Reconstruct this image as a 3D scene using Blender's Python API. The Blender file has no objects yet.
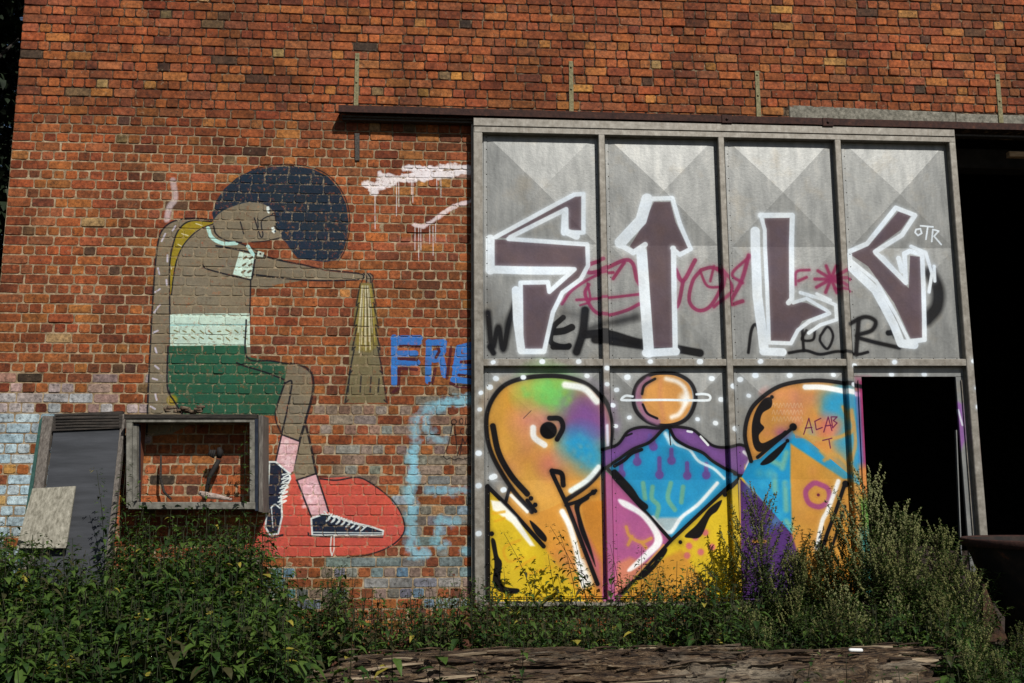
import bpy, math, random
import numpy as np
from mathutils import Vector, Matrix
random.seed(7); rng = np.random.default_rng(11)
scene = bpy.context.scene
COL = scene.collection
# ------------------------------------------------------------------ camera
F = 950.0; CX, CY = 512.0, 341.5
PITCH = math.radians(9.14); YAW = math.radians(3.93)
CAM = (0.0, -9.05, 1.4)
cam = bpy.data.cameras.new('camera'); cam.sensor_width = 36; cam.lens = 36*F/1024
cam.clip_end = 500
camo = bpy.data.objects.new('camera', cam); COL.objects.link(camo)
camo.location = CAM; camo.rotation_euler = (math.pi/2+PITCH, 0, -YAW)
scene.camera = camo
# ------------------------------------------------------------------ light
SD = Vector((0.45, -1.0, 1.04)).normalized()          # towards the sun
w = bpy.data.worlds.new('World'); scene.world = w; w.use_nodes = True
nt = w.node_tree; nt.nodes.clear()
sky = nt.nodes.new('ShaderNodeTexSky'); sky.sky_type = 'NISHITA'; sky.sun_disc = False
sky.sun_elevation = math.asin(SD.z); sky.sun_rotation = math.atan2(SD.x, SD.y)
bg = nt.nodes.new('ShaderNodeBackground'); bg.inputs[1].default_value = 0.05
wo = nt.nodes.new('ShaderNodeOutputWorld')
nt.links.new(sky.outputs[0], bg.inputs[0]); nt.links.new(bg.outputs[0], wo.inputs[0])
sl = bpy.data.lights.new('sun', 'SUN'); sl.energy = 5.0; sl.angle = math.radians(0.5); sl.color = (1, .965, .91)
so = bpy.data.objects.new('sun', sl); COL.objects.link(so)
so.rotation_euler = SD.to_track_quat('Z', 'Y').to_euler(); so.location = (4, -8, 12)
scene.view_settings.view_transform = 'Standard'; scene.view_settings.look = 'None'
scene.view_settings.exposure = -0.12; scene.view_settings.gamma = 1.0
scene.view_settings.use_curve_mapping = False

# ------------------------------------------------------------------ helpers
fw = (math.sin(YAW)*math.cos(PITCH), math.cos(YAW)*math.cos(PITCH), math.sin(PITCH))
rt = (math.cos(YAW), -math.sin(YAW), 0)
up = (rt[1]*fw[2]-rt[2]*fw[1], rt[2]*fw[0]-rt[0]*fw[2], rt[0]*fw[1]-rt[1]*fw[0])
def P(px, py, Y=0.):
    "photo pixel -> point on the vertical plane at depth Y"
    a = (px-CX)/F; b = (CY-py)/F
    d = [fw[i]+a*rt[i]+b*up[i] for i in range(3)]
    t = (Y-CAM[1])/d[1]
    return (CAM[0]+t*d[0], Y, CAM[2]+t*d[2])

class MB:
    def __init__(s): s.v = []; s.f = []; s.m = []; s.sm = []
    def add(s, vs, fs, mi=0, smooth=False):
        o = len(s.v); s.v.extend([tuple(v) for v in vs])
        for f in fs: s.f.append([i+o for i in f]); s.m.append(mi); s.sm.append(smooth)
    def slab(s, q, yb, mi=0, bev=0.0):
        "q: four 3-D front corners (ccw seen from the front), extruded back to Y=yb"
        q = [Vector(p) for p in q]
        back = [Vector((p.x, yb, p.z)) for p in q]
        if bev > 0:
            c = sum(q, Vector())/4; fr = []
            for i in range(4):
                e1 = (q[(i+1) % 4]-q[i]).normalized(); e0 = (q[i-1]-q[i]).normalized()
                fr.append(q[i]+(e1+e0)*bev)
            mid = [p+Vector((0, bev, 0)) for p in q]
            vs = fr+mid+back
            fs = [(0, 1, 2, 3)]+[(i, i+4, (i+1) % 4+4, (i+1) % 4) for i in range(4)]
            fs += [(i+4, i+8, (i+1) % 4+8, (i+1) % 4+4) for i in range(4)]+[(11, 10, 9, 8)]
        else:
            vs = q+back
            fs = [(0, 1, 2, 3)]+[(i, i+4, (i+1) % 4+4, (i+1) % 4) for i in range(4)]+[(7, 6, 5, 4)]
        s.add(vs, fs, mi)
    def box(s, x0, x1, y0, y1, z0, z1, mi=0, bev=0.0):
        s.slab([(x0, y0, z0), (x1, y0, z0), (x1, y0, z1), (x0, y0, z1)], y1, mi, bev)
    def prism(s, a, b, w, h, mi=0, side=None):
        a = Vector(a); b = Vector(b); d = (b-a).normalized()
        u = Vector(side) if side else (d.cross(Vector((0, 0, 1))) if abs(d.z) < .95 else Vector((1, 0, 0)))
        u = (u-d*u.dot(d)).normalized(); v = d.cross(u)
        vs = []
        for p in (a, b):
            for i, j in ((-1, -1), (1, -1), (1, 1), (-1, 1)): vs.append(p+u*i*w/2+v*j*h/2)
        s.add(vs, [(3, 2, 1, 0), (4, 5, 6, 7)]+[(i, (i+1) % 4, (i+1) % 4+4, i+4) for i in range(4)], mi)
    def tube(s, pts, rad, n=6, mi=0):
        pts = [Vector(p) for p in pts]; vs = []; fs = []
        if not hasattr(rad, '__len__'): rad = [rad]*len(pts)
        for k, p in enumerate(pts):
            d = (pts[min(k+1, len(pts)-1)]-pts[max(k-1, 0)]).normalized()
            r = Vector((0, 0, 1)) if abs(d.z) < .8 else Vector((1, 0, 0))
            u = d.cross(r).normalized(); v = d.cross(u)
            for i in range(n):
                a = 2*math.pi*i/n; vs.append(p+(u*math.cos(a)+v*math.sin(a))*rad[k])
        for k in range(len(pts)-1):
            for i in range(n): fs.append((k*n+i, k*n+(i+1) % n, (k+1)*n+(i+1) % n, (k+1)*n+i))
        fs.append(tuple(range(n))[::-1]); fs.append(tuple((len(pts)-1)*n+i for i in range(n)))
        s.add(vs, fs, mi, True)
    def build(s, name, mats, parent=None, uv=None, recalc=True):
        off = Vector(parent['_o']) if parent is not None else Vector()
        me = bpy.data.meshes.new(name)
        V = np.array(s.v, dtype=np.float64)
        me.from_pydata((V-np.array(off)).tolist(), [], s.f)
        if not isinstance(mats, (list, tuple)): mats = [mats]
        for m in mats: me.materials.append(m)
        me.polygons.foreach_set('material_index', s.m)
        me.polygons.foreach_set('use_smooth', s.sm)
        if recalc:
            import bmesh
            b = bmesh.new(); b.from_mesh(me); bmesh.ops.recalc_face_normals(b, faces=b.faces); b.to_mesh(me); b.free()
        if uv:
            x0, x1, z0, z1 = uv
            lay = me.uv_layers.new(name='UVMap')
            vi = np.empty(len(me.loops), dtype=np.int32); me.loops.foreach_get('vertex_index', vi)
            co = np.empty(len(me.vertices)*3); me.vertices.foreach_get('co', co); co = co.reshape(-1, 3)+np.array(off)
            c = co[vi]; u = np.stack([(c[:, 0]-x0)/(x1-x0), (c[:, 2]-z0)/(z1-z0)], 1)
            lay.data.foreach_set('uv', u.ravel())
        o = bpy.data.objects.new(name, me); COL.objects.link(o)
        if parent is not None: o.parent = parent
        return o

def thing(name, loc, label, cat, group=None):
    o = bpy.data.objects.new(name, None); COL.objects.link(o); o.location = loc
    o['_o'] = list(loc); tag(o, label, cat, group); return o
def sub(o, parent):           # make o able to parent sub-parts built in world coordinates
    o['_o'] = list(parent['_o']); return o
def tag(o, label=None, cat=None, group=None, kind=None):
    if label: o['label'] = label
    if cat: o['category'] = cat
    if group: o['group'] = group
    if kind: o['kind'] = kind

# ------------------------------------------------------------------ materials
def lin(c):
    c = [x/255 for x in c]; return tuple((x/12.92 if x <= .04045 else ((x+.055)/1.055)**2.4) for x in c)
class NM:
    def __init__(s, name):
        s.m = bpy.data.materials.new(name); s.m.use_nodes = True; s.t = s.m.node_tree; s.n = s.t.nodes
        s.b = s.n['Principled BSDF']; s.o = s.n['Material Output']
    def new(s, t, **k):
        n = s.n.new(t)
        for a, v in k.items(): setattr(n, a, v)
        return n
    def L(s, a, b): s.t.links.new(a, b)
    def coord(s, kind='Object', scale=(1, 1, 1), rot=(0, 0, 0)):
        tc = s.new('ShaderNodeTexCoord'); mp = s.new('ShaderNodeMapping')
        mp.inputs['Scale'].default_value = scale; mp.inputs['Rotation'].default_value = rot
        s.L(tc.outputs[kind], mp.inputs[0]); return mp.outputs[0]
    def noise(s, co, scale, detail=4, rough=.55):
        n = s.new('ShaderNodeTexNoise'); n.inputs['Scale'].default_value = scale
        n.inputs['Detail'].default_value = detail; n.inputs['Roughness'].default_value = rough
        s.L(co, n.inputs['Vector']); return n.outputs['Fac']
    def ramp(s, fac, stops):
        r = s.new('ShaderNodeValToRGB'); e = r.color_ramp.elements
        while len(e) < len(stops): e.new(.5)
        for i, (p, c) in enumerate(stops):
            e[i].position = p; e[i].color = (*c, 1) if hasattr(c, '__len__') else (c, c, c, 1)
        s.L(fac, r.inputs[0]); return r.outputs[0]
    def mix(s, a, b, fac, mode='MIX'):
        m = s.new('ShaderNodeMix', data_type='RGBA', blend_type=mode)
        for k, v in ((0, fac), (6, a), (7, b)):
            if hasattr(v, 'is_linked') or isinstance(v, bpy.types.NodeSocket): s.L(v, m.inputs[k])
            elif k == 0: m.inputs[0].default_value = v
            else: m.inputs[k].default_value = (*v, 1) if hasattr(v, '__len__') else (v, v, v, 1)
        return m.outputs[2]
    def math(s, op, a, b=0., clamp=False):
        m = s.new('ShaderNodeMath', operation=op, use_clamp=clamp)
        for k, v in ((0, a), (1, b)):
            if isinstance(v, bpy.types.NodeSocket): s.L(v, m.inputs[k])
            else: m.inputs[k].default_value = v
        return m.outputs[0]
    def bump(s, h, strength=.3, dist=.01):
        b = s.new('ShaderNodeBump'); b.inputs['Strength'].default_value = strength; b.inputs['Distance'].default_value = dist
        s.L(h, b.inputs['Height']); s.L(b.outputs[0], s.b.inputs['Normal'])
    def base(s, c):
        if isinstance(c, bpy.types.NodeSocket): s.L(c, s.b.inputs['Base Color'])
        else: s.b.inputs['Base Color'].default_value = (*c, 1)
        return s
    def set(s, rough=.8, metal=0., spec=.3):
        s.b.inputs['Roughness'].default_value = rough; s.b.inputs['Metallic'].default_value = metal
        s.b.inputs['Specular IOR Level'].default_value = spec; return s

def noisy(name, c1, c2, scale=8, stretch=(1, 1, 1), rough=.8, metal=0., bump=.2, c3=None, bd=.01, contrast=(.35, .65)):
    n = NM(name); co = n.coord('Object', stretch)
    f = n.noise(co, scale, 6, .65)
    st = [(contrast[0], c1), (contrast[1], c2)]
    if c3: st.append((min(contrast[1]+.12, 1), c3))
    n.base(n.ramp(f, st)); n.set(rough, metal)
    if bump: n.bump(n.noise(co, scale*2.5, 6, .7), bump, bd)
    return n.m

# ------------------------------------------------------------------ paint canvases (computed here, metric wall coordinates)
def vnoise(H, W, cell, octaves=3):
    out = np.zeros((H, W)); amp = 1; tot = 0
    for o in range(octaves):
        c = max(cell/2**o, 1.5); h = int(H/c)+3; w_ = int(W/c)+3
        g = rng.random((h, w_)); y = np.arange(H)/c; x = np.arange(W)/c
        yi = y.astype(int); xi = x.astype(int); fy = (y-yi); fx = (x-xi)
        fy = (fy*fy*(3-2*fy))[:, None]; fx = (fx*fx*(3-2*fx))[None]
        a = g[yi][:, xi]; b = g[yi][:, xi+1]; c_ = g[yi+1][:, xi]; d = g[yi+1][:, xi+1]
        out += amp*((a*(1-fx)+b*fx)*(1-fy)+(c_*(1-fx)+d*fx)*fy); tot += amp; amp *= .55
    return out/tot
def smooth(pts, closed=False, n=6):
    p = np.array(pts, float)
    if len(p) < 3: return p
    q = np.vstack([p[-1:], p, p[:2]]) if closed else np.vstack([2*p[0]-p[1], p, 2*p[-1]-p[-2]])
    out = []
    for i in range(1, len(q)-2):
        for t in np.linspace(0, 1, n, endpoint=False):
            a, b, c, d = q[i-1], q[i], q[i+1], q[i+2]
            out.append(.5*((2*b)+(-a+c)*t+(2*a-5*b+4*c-d)*t*t+(-a+3*b-3*c+d)*t**3))
    if not closed: out.append(q[-2])
    return np.array(out)
class Canvas:
    def __init__(s, x0, x1, z0, z1, res, Y):
        s.x0, s.x1, s.z0, s.z1, s.res, s.Y = x0, x1, z0, z1, res, Y
        s.W = int((x1-x0)*res); s.H = int((z1-z0)*res)
        s.c = np.zeros((s.H, s.W, 3)); s.a = np.zeros((s.H, s.W))
        s.n1 = vnoise(s.H, s.W, res*.05); s.n2 = vnoise(s.H, s.W, res*.3, 4); s.n3 = rng.random((s.H, s.W))
        s.zm = (0, 0, 1); s.halo = False
    def frame(s, ox, oy, sc): s.zm = (ox, oy, sc)
    def tr(s, pts):
        ox, oy, sc = s.zm; out = []
        for x, y in pts:
            p = P(ox+x/sc, oy+y/sc, s.Y); out.append(((p[0]-s.x0)*s.res, (p[2]-s.z0)*s.res))
        return np.array(out)
    def ln(s, wd): return wd/s.zm[2]/104.*s.res
    def put(s, box, m, col, al=1.):
        x0, y0 = box; h, w_ = m.shape
        m = np.clip(m*al, 0, 1); A = s.a[y0:y0+h, x0:x0+w_]; C = s.c[y0:y0+h, x0:x0+w_]
        col = np.array(col, float)/255; g_ = col.mean(); col = np.clip(g_+(col-g_)*1.04, 0, 1)**1.13*(.94 if g_ < .8 else .99)
        na = A+m*(1-A)
        k = np.where(na > 1e-6, m/np.maximum(na, 1e-6), 0)[..., None]
        s.c[y0:y0+h, x0:x0+w_] = C*(1-k)+col*k; s.a[y0:y0+h, x0:x0+w_] = na
    def bbox(s, p, pad):
        x0 = int(max(0, p[:, 0].min()-pad)); x1 = int(min(s.W, p[:, 0].max()+pad+1))
        y0 = int(max(0, p[:, 1].min()-pad)); y1 = int(min(s.H, p[:, 1].max()+pad+1))
        return x0, x1, y0, y1
    def sdist(s, p, box, closed):
        x0, x1, y0, y1 = box
        X, Y = np.meshgrid(np.arange(x0, x1)+.5, np.arange(y0, y1)+.5)
        d = np.full(X.shape, 1e9); ins = np.zeros(X.shape, bool)
        q = np.vstack([p, p[:1]]) if closed else p
        for a, b in zip(q[:-1], q[1:]):
            e = b-a; L2 = e@e+1e-9
            t = np.clip(((X-a[0])*e[0]+(Y-a[1])*e[1])/L2, 0, 1)
            d = np.minimum(d, (X-a[0]-t*e[0])**2+(Y-a[1]-t*e[1])**2)
            if closed and a[1] != b[1]:
                cr = ((a[1] > Y) != (b[1] > Y)) & (X < (b[0]-a[0])*(Y-a[1])/(b[1]-a[1])+a[0]); ins ^= cr
        return np.sqrt(d), ins
    def poly(s, pts, col, al=1., soft=1., sm=False, rag=0.):
        p = s.tr(pts); soft = max(s.ln(soft), .8)
        if sm: p = smooth(p, True)
        box = s.bbox(p, soft+2+rag*s.res)
        if box[1] <= box[0] or box[3] <= box[2]: return
        d, ins = s.sdist(p, box, True); sd = np.where(ins, d, -d)
        if rag: sd = sd+(s.n1[box[2]:box[3], box[0]:box[1]]-.5)*rag*s.res*2
        s.put((box[0], box[2]), np.clip(.5+sd/soft, 0, 1), col, al)
    def stroke(s, pts, col, wd, al=1., soft=1., sm=True, rag=0., taper=False):
        p = s.tr(pts); wd = s.ln(wd)/2; soft = max(s.ln(soft), .8)
        if sm and len(pts) > 2: p = smooth(p)
        box = s.bbox(p, wd+soft+2)
        if box[1] <= box[0] or box[3] <= box[2]: return
        d, _ = s.sdist(p, box, False); sd = wd-d
        if s.halo and wd > s.res*.012 and al > .8:
            hw = s.res*.055; hb = s.bbox(p, wd+hw); hd, _ = s.sdist(p, hb, False)
            s.put((hb[0], hb[2]), np.clip(1-(hd-wd*.8)/hw, 0, 1)**2.2*(.55+.45*s.n3[hb[2]:hb[3], hb[0]:hb[1]]), col, .34)
        if rag: sd = sd+(s.n1[box[2]:box[3], box[0]:box[1]]-.5)*rag*s.res*2
        s.put((box[0], box[2]), np.clip(.5+sd/soft, 0, 1), col, al)
    def dot(s, x, y, r, col, al=1., soft=1.): s.stroke([(x, y), (x+.01, y)], col, 2*r, al, soft, sm=False)
    def blob(s, x, y, r, col, al=1.): s.stroke([(x, y), (x+.01, y)], col, r*.9, al, r*1.1, sm=False)
    def weather(s, chip=1.):
        # uneven coverage, fine spray mist, scuffs
        v = .86+.24*s.n2+.08*(vnoise(s.H, s.W, s.res*.012, 2)-.5); s.c *= v[..., None]
        hue = vnoise(s.H, s.W, s.res*.16, 3)[..., None]-.5; s.c = np.clip(s.c+hue*np.array([.035, .01, -.03]), 0, 1)
        f = vnoise(s.H, s.W, s.res*.02, 3); s.a *= np.clip(1-(f-.7)*4*chip, .35, 1)
    def image(s, name):
        img = bpy.data.images.new(name, s.W, s.H, alpha=True, float_buffer=False)
        img.alpha_mode = 'CHANNEL_PACKED'
        A = np.dstack([np.clip(s.c, 0, 1), np.clip(s.a, 0, 1)]).astype(np.float32)
        img.pixels.foreach_set(A.ravel()); img.update(); img.pack(); return img

BLK = (24, 22, 26)
# ---- the wall mural
WX0, WX1, WZ0, WZ1 = -5.0, .35, .2, 5.0
K = Canvas(WX0, WX1, WZ0, WZ1, 230, 0.)
GREY = (138, 129, 110); NAVY = (22, 50, 68); OUT = (22, 26, 36)
# rough white wash on the bricks low at the left corner
K.frame(0, 0, 1)
# red cushion
K.frame(140, 320, 2.846)
K.poly([(515, 450), (600, 447), (660, 465), (712, 512), (746, 560), (752, 600), (730, 637), (690, 655), (620, 668), (500, 672), (330, 674), (290, 660), (335, 600), (355, 560), (430, 440)], (206, 98, 84), .97, 2, sm=True)
K.stroke([(512, 452), (560, 456), (620, 448), (665, 470), (720, 515), (750, 570), (748, 610), (710, 645), (650, 668), (590, 676)], OUT, 4, .9)
# body
K.frame(140, 150, 3.938)
K.stroke([(130, 120), (138, 190), (116, 225), (106, 275)], (220, 205, 205), 22, .55, 8)
K.poly([(30, 960), (34, 860), (45, 681), (50, 600), (60, 450), (68, 370), (85, 320), (120, 285), (170, 273), (230, 274), (290, 285), (380, 362), (450, 395), (520, 425), (600, 447), (680, 464), (730, 477), (800, 484), (860, 487), (905, 485), (915, 500), (910, 525), (895, 520), (880, 510), (850, 515), (760, 515), (640, 515), (540, 530), (500, 548), (438, 545), (433, 640), (432, 700), (440, 960), (120, 1120), (22, 1120)], GREY, .96, 2)
K.poly([(30, 960), (60, 930), (110, 960), (110, 1120), (22, 1130)], GREY, .96, 2)
# hair and head
K.poly([(290, 282), (284, 250), (300, 200), (330, 155), (380, 110), (440, 80), (520, 66), (600, 62), (680, 75), (740, 105), (785, 155), (812, 215), (822, 290), (815, 350), (800, 400), (778, 434), (730, 442), (680, 436), (620, 426), (598, 400), (575, 365), (553, 345), (536, 300), (533, 250), (505, 222), (430, 206), (370, 222), (320, 245)], NAVY, .98, 2)
K.poly([(288, 290), (300, 262), (330, 238), (385, 216), (430, 206), (480, 212), (508, 226), (526, 248), (536, 292), (556, 348), (520, 356), (440, 363), (400, 366), (340, 357), (300, 332)], GREY, .97, 2, sm=True)
for a in range(9):
    x = 460+a*34; K.stroke([(x, 80+a*a*1.2), (x+8, 62+a*a*1.6)], NAVY, 4, .8)
K.stroke([(440, 78), (520, 62), (600, 58), (690, 74), (750, 108), (792, 160), (818, 220), (826, 290), (818, 350), (802, 404), (780, 438)], (14, 22, 36), 5, .9)
# yellow strap
K.poly([(285, 283), (230, 280), (180, 285), (152, 318), (128, 380), (118, 450), (119, 570), (130, 520), (141, 450), (162, 390), (192, 345), (230, 312), (280, 293)], (160, 142, 40), .97, 2, sm=True)
for q in (((165, 330), (190, 338)), ((220, 290), (245, 298)), ((118, 450), (124, 470)), ((150, 372), (165, 380))): K.stroke(q, (225, 220, 200), 4, .8)
for q in (((100, 330), (85, 360)), ((108, 415), (108, 440)), ((70, 465), (76, 490)), ((104, 512), (106, 532)), ((60, 560), (78, 548)), ((56, 640), (78, 610)), ((140, 300), (128, 318)), ((52, 720), (70, 712)), ((60, 780), (66, 800)), ((60, 850), (74, 862)), ((50, 900), (68, 905)), ((60, 960), (66, 985)), ((42, 1010), (60, 1020))):
    K.stroke(q, (205, 200, 215), 7, .85)
OL = lambda pts, wd=6, al=.92: K.stroke(pts, OUT, wd*1.15, al, 1.2)
OL([(285, 277), (230, 270), (170, 272), (120, 287), (85, 320), (70, 370), (60, 450), (50, 600), (45, 681), (36, 860), (26, 1120)])
OL([(282, 283), (200, 280), (152, 316), (126, 390), (116, 480), (118, 681), (118, 960)], 5)
OL([(288, 292), (230, 316), (175, 370), (146, 430), (132, 500), (124, 570)], 4)
OL([(290, 300), (300, 332), (340, 357), (400, 365)], 5)
OL([(395, 283), (408, 330)], 4); OL([(450, 268), (474, 340), (484, 335), (478, 300), (482, 275), (518, 258), (545, 264)], 4); OL([(462, 265), (466, 305)], 3)
OL([(440, 363), (490, 360), (552, 346)], 4); OL([(516, 258), (530, 250), (536, 300)], 4); OL([(530, 300), (548, 318)], 6)
K.poly([(498, 224), (508, 222), (512, 240), (508, 252), (499, 243)], (220, 230, 225), 1, 2); K.dot(511, 240, 4, NAVY)
K.poly([(517, 306), (527, 303), (533, 320), (528, 330), (519, 322)], (220, 230, 225), 1, 2); K.dot(532, 320, 4, NAVY)
K.stroke([(268, 308), (283, 345), (325, 368), (380, 368)], (190, 228, 220), 15, .97)
OL([(300, 378), (370, 390), (460, 410), (550, 435), (640, 452), (720, 470), (860, 486)])
OL([(380, 362), (450, 392), (500, 420), (560, 434)], 5)
OL([(245, 450), (262, 468), (340, 490), (435, 512)], 5); OL([(244, 465), (262, 460)], 4)
OL([(440, 490), (560, 505), (680, 515), (760, 515), (858, 512)])
K.poly([(392, 400), (455, 416), (438, 508), (366, 490)], (212, 235, 222), .98, 2)
K.stroke([(425, 380), (445, 412)], (190, 230, 225), 14, .95); K.poly([(465, 398), (490, 405), (484, 424), (460, 418)], (205, 220, 205), .95, 2); K.dot(474, 410, 4, OUT)
for i in range(3):
    for j in range(2): K.stroke([(408+j*24-i*3, 428+i*27), (418+j*24-i*3, 422+i*27)], (105, 90, 70), 8, .9)
OL([(455, 416), (440, 508)], 6); OL([(436, 512), (433, 640), (432, 690)], 5)
for q in ([(858, 486), (880, 495), (872, 522)], [(880, 486), (892, 500), (890, 530)], [(896, 486), (908, 505), (906, 528)], [(905, 486), (918, 500), (912, 525)], [(850, 515), (862, 508)]): OL(q, 4)
K.poly([(118, 646), (432, 643), (433, 776), (118, 778)], (206, 228, 214), .97, 2)
K.stroke([(120, 690), (430, 688)], (150, 205, 205), 5, .8)
for i in range(9):
    for j in range(2): K.stroke([(135+i*34, 712+j*28+random.uniform(-4, 4)), (148+i*34, 720+j*28+random.uniform(-6, 4))], (125, 115, 70), 4.5, .9)
# shorts and legs
K.frame(140, 320, 2.846)
K.poly([(82, 74), (302, 72), (305, 105), (420, 125), (412, 170), (400, 220), (385, 272), (120, 272), (98, 230), (80, 190)], (44, 100, 76), .98, 2)
K.dot(92, 228, 14, (170, 150, 40), .9, 8)
OL([(302, 0), (304, 106), (370, 116), (430, 126)], 4); OL([(275, 122), (300, 132), (360, 150), (410, 170)], 4); OL([(275, 130), (300, 124)], 3); OL([(80, 74), (78, 190), (98, 232), (120, 268)], 4)
K.poly([(420, 128), (455, 130), (485, 150), (491, 200), (480, 265), (470, 300), (480, 330), (502, 436), (445, 456), (436, 425), (452, 346), (404, 326), (398, 290), (385, 268), (400, 220), (412, 170)], GREY, .97, 2)
OL([(428, 124), (465, 132), (490, 158), (491, 210), (470, 290), (452, 350)]); OL([(412, 180), (432, 178), (418, 260), (402, 326)], 4); OL([(412, 178), (385, 268), (400, 320)], 4)
OL([(470, 292), (482, 340), (502, 438)]); OL([(436, 425), (455, 345)], 4)
K.poly([(403, 326), (453, 345), (436, 430), (426, 436), (385, 405), (392, 360)], (226, 186, 190), .97, 2)
K.poly([(445, 456), (502, 437), (537, 545), (490, 562), (465, 510)], (226, 184, 190), .97, 2)
for i in range(22):
    t = random.random(); K.blob(400+t*35+random.uniform(-8, 8), 345+random.random()*70, 8, (240, 215, 215), .7); K.blob(460+t*55, 460+random.random()*80, 8, (242, 215, 218), .7)
OL([(403, 326), (453, 345)], 4); OL([(445, 456), (502, 437)], 4); OL([(403, 326), (385, 405)], 4); OL([(502, 437), (537, 545)], 4); OL([(447, 458), (488, 562)], 4)
SH = (24, 40, 62); WHT = (222, 228, 225)
K.poly([(368, 404), (385, 404), (425, 435), (428, 450), (402, 500), (404, 560), (392, 608), (370, 612), (357, 590), (362, 520)], SH, .98, 2)
K.stroke([(368, 404), (386, 404), (424, 436), (428, 452), (402, 502), (404, 560), (393, 608), (370, 612), (357, 590), (362, 520), (368, 404)], WHT, 5, .95, sm=False)
K.stroke([(372, 535), (384, 525), (398, 535)], WHT, 4, .9); K.stroke([(374, 535), (378, 590)], WHT, 3, .9)
for i in range(7): K.stroke([(405-i*2, 440+i*13), (428-i*2, 436+i*13), (408-i*2, 448+i*13)], WHT, 4, .95)
K.stroke([(355, 612), (380, 618), (405, 612)], OUT, 6, .8)
K.poly([(487, 565), (520, 553), (560, 560), (600, 576), (650, 586), (692, 600), (690, 612), (490, 612)], SH, .98, 2)
K.stroke([(487, 565), (520, 553), (560, 560), (600, 576), (650, 586), (692, 600), (690, 612), (490, 612), (487, 565)], WHT, 5, .95, sm=False)
K.stroke([(492, 604), (690, 606)], WHT, 3, .9); K.stroke([(478, 606), (500, 616), (690, 618)], OUT, 4, .8)
for i in range(8): K.stroke([(524+i*14, 545+i*5), (540+i*14, 562+i*4), (530+i*14, 572+i*4), (546+i*14, 552+i*5)], WHT, 4, .95)
K.stroke([(545, 612), (542, 650), (546, 670)], WHT, 4, .9); K.stroke([(552, 612), (552, 650), (546, 670)], WHT, 3, .9)
# the feathery bundle hanging from the hand
K.frame(0, 0, 1)
K.poly([(360, 283), (373, 283), (374, 300), (377, 318), (376, 330), (380, 345), (380, 362), (386, 403), (343, 403), (349, 368), (349, 345), (354, 330), (354, 312), (357, 296)], (130, 122, 92), .95, 1)
K.poly([(360, 284), (373, 284), (377, 318), (378, 345), (370, 352), (356, 350), (354, 318)], (150, 136, 66), .75, 3)
for i in range(16):
    x = 358+i*1.1; K.stroke([(362+i*.5, 286), (x+(8-i)*.25, 310), (x, 345+random.uniform(-14, 8))], random.choice([(232, 226, 205), (196, 180, 84), (96, 88, 52), (232, 228, 210)]), .8, .9)
for sg in (-1, 1):
    for (y0, w0, y1, w1) in ((284, 6, 306, 10), (306, 8, 328, 12.5), (328, 9.5, 350, 14), (350, 12, 374, 17), (366, 15, 403, 21)):
        K.stroke([(366+sg*w0, y0), (366+sg*w1, y1), (366+sg*(w1-3), y1-3)], OUT, 1.3, .9, sm=False)
for x in (349, 361, 371, 379): K.stroke([(x, 375+x % 5), (x-1, 392)], OUT, 1.2, .85)
# blue letters and their maroon shade
K.frame(380, 320, 4.27)
BLU = (62, 132, 205); MAR = (88, 34, 46)
def up_(pts, col, wd): K.stroke(pts, col, wd, .95, 1.5, sm=False, rag=.004)
for q in ([(60, 75), (60, 270)], [(58, 80), (168, 78)], [(60, 98), (165, 95)], [(60, 145), (150, 143)], [(60, 185), (158, 182)], [(208, 95), (205, 262)], [(208, 98), (272, 95)], [(272, 100), (268, 135)], [(210, 145), (265, 140)], [(230, 170), (262, 165), (275, 235)], [(335, 120), (318, 250)], [(335, 120), (400, 105)], [(330, 160), (400, 155)], [(320, 200), (380, 195)], [(312, 255), (400, 262)], [(360, 130), (400, 128)], [(325, 230), (400, 225)]): up_(q, BLU, 27)
for q in ([(85, 112), (170, 115)], [(85, 165), (155, 170)], [(90, 205), (155, 212)], [(82, 210), (78, 290), (56, 308)], [(245, 115), (252, 135), (238, 160)], [(235, 210), (222, 270), (210, 270)], [(302, 115), (285, 250)], [(345, 180), (400, 182)], [(300, 270), (330, 285), (400, 285)], [(335, 235), (395, 245)]): up_(q, MAR, 13)
# pale blue painted loop
CY_ = (150, 205, 222)
for (pts, wd, al) in (([(400, 335), (300, 350), (230, 365), (185, 395), (155, 430), (145, 520), (140, 620), (142, 683)], 26, .8), ([(400, 345), (255, 352)], 26, .75), ([(270, 375), (215, 395), (195, 430), (200, 470), (260, 515)], 22, .7)): K.stroke(pts, CY_, wd*1.25, al*.85, 26, rag=.05)
K.frame(340, 320, 2.846)
for (pts, wd, al) in (([(205, 380), (203, 520), (207, 655), (240, 668)], 24, .9), ([(250, 488), (368, 484)], 16, .8), ([(285, 575), (275, 640), (300, 640)], 18, .8), ([(290, 572), (330, 575)], 18, .75), ([(350, 658), (368, 660)], 20, .8)): K.stroke(pts, CY_, wd*1.15, al*.8, 16, rag=.05)
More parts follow.
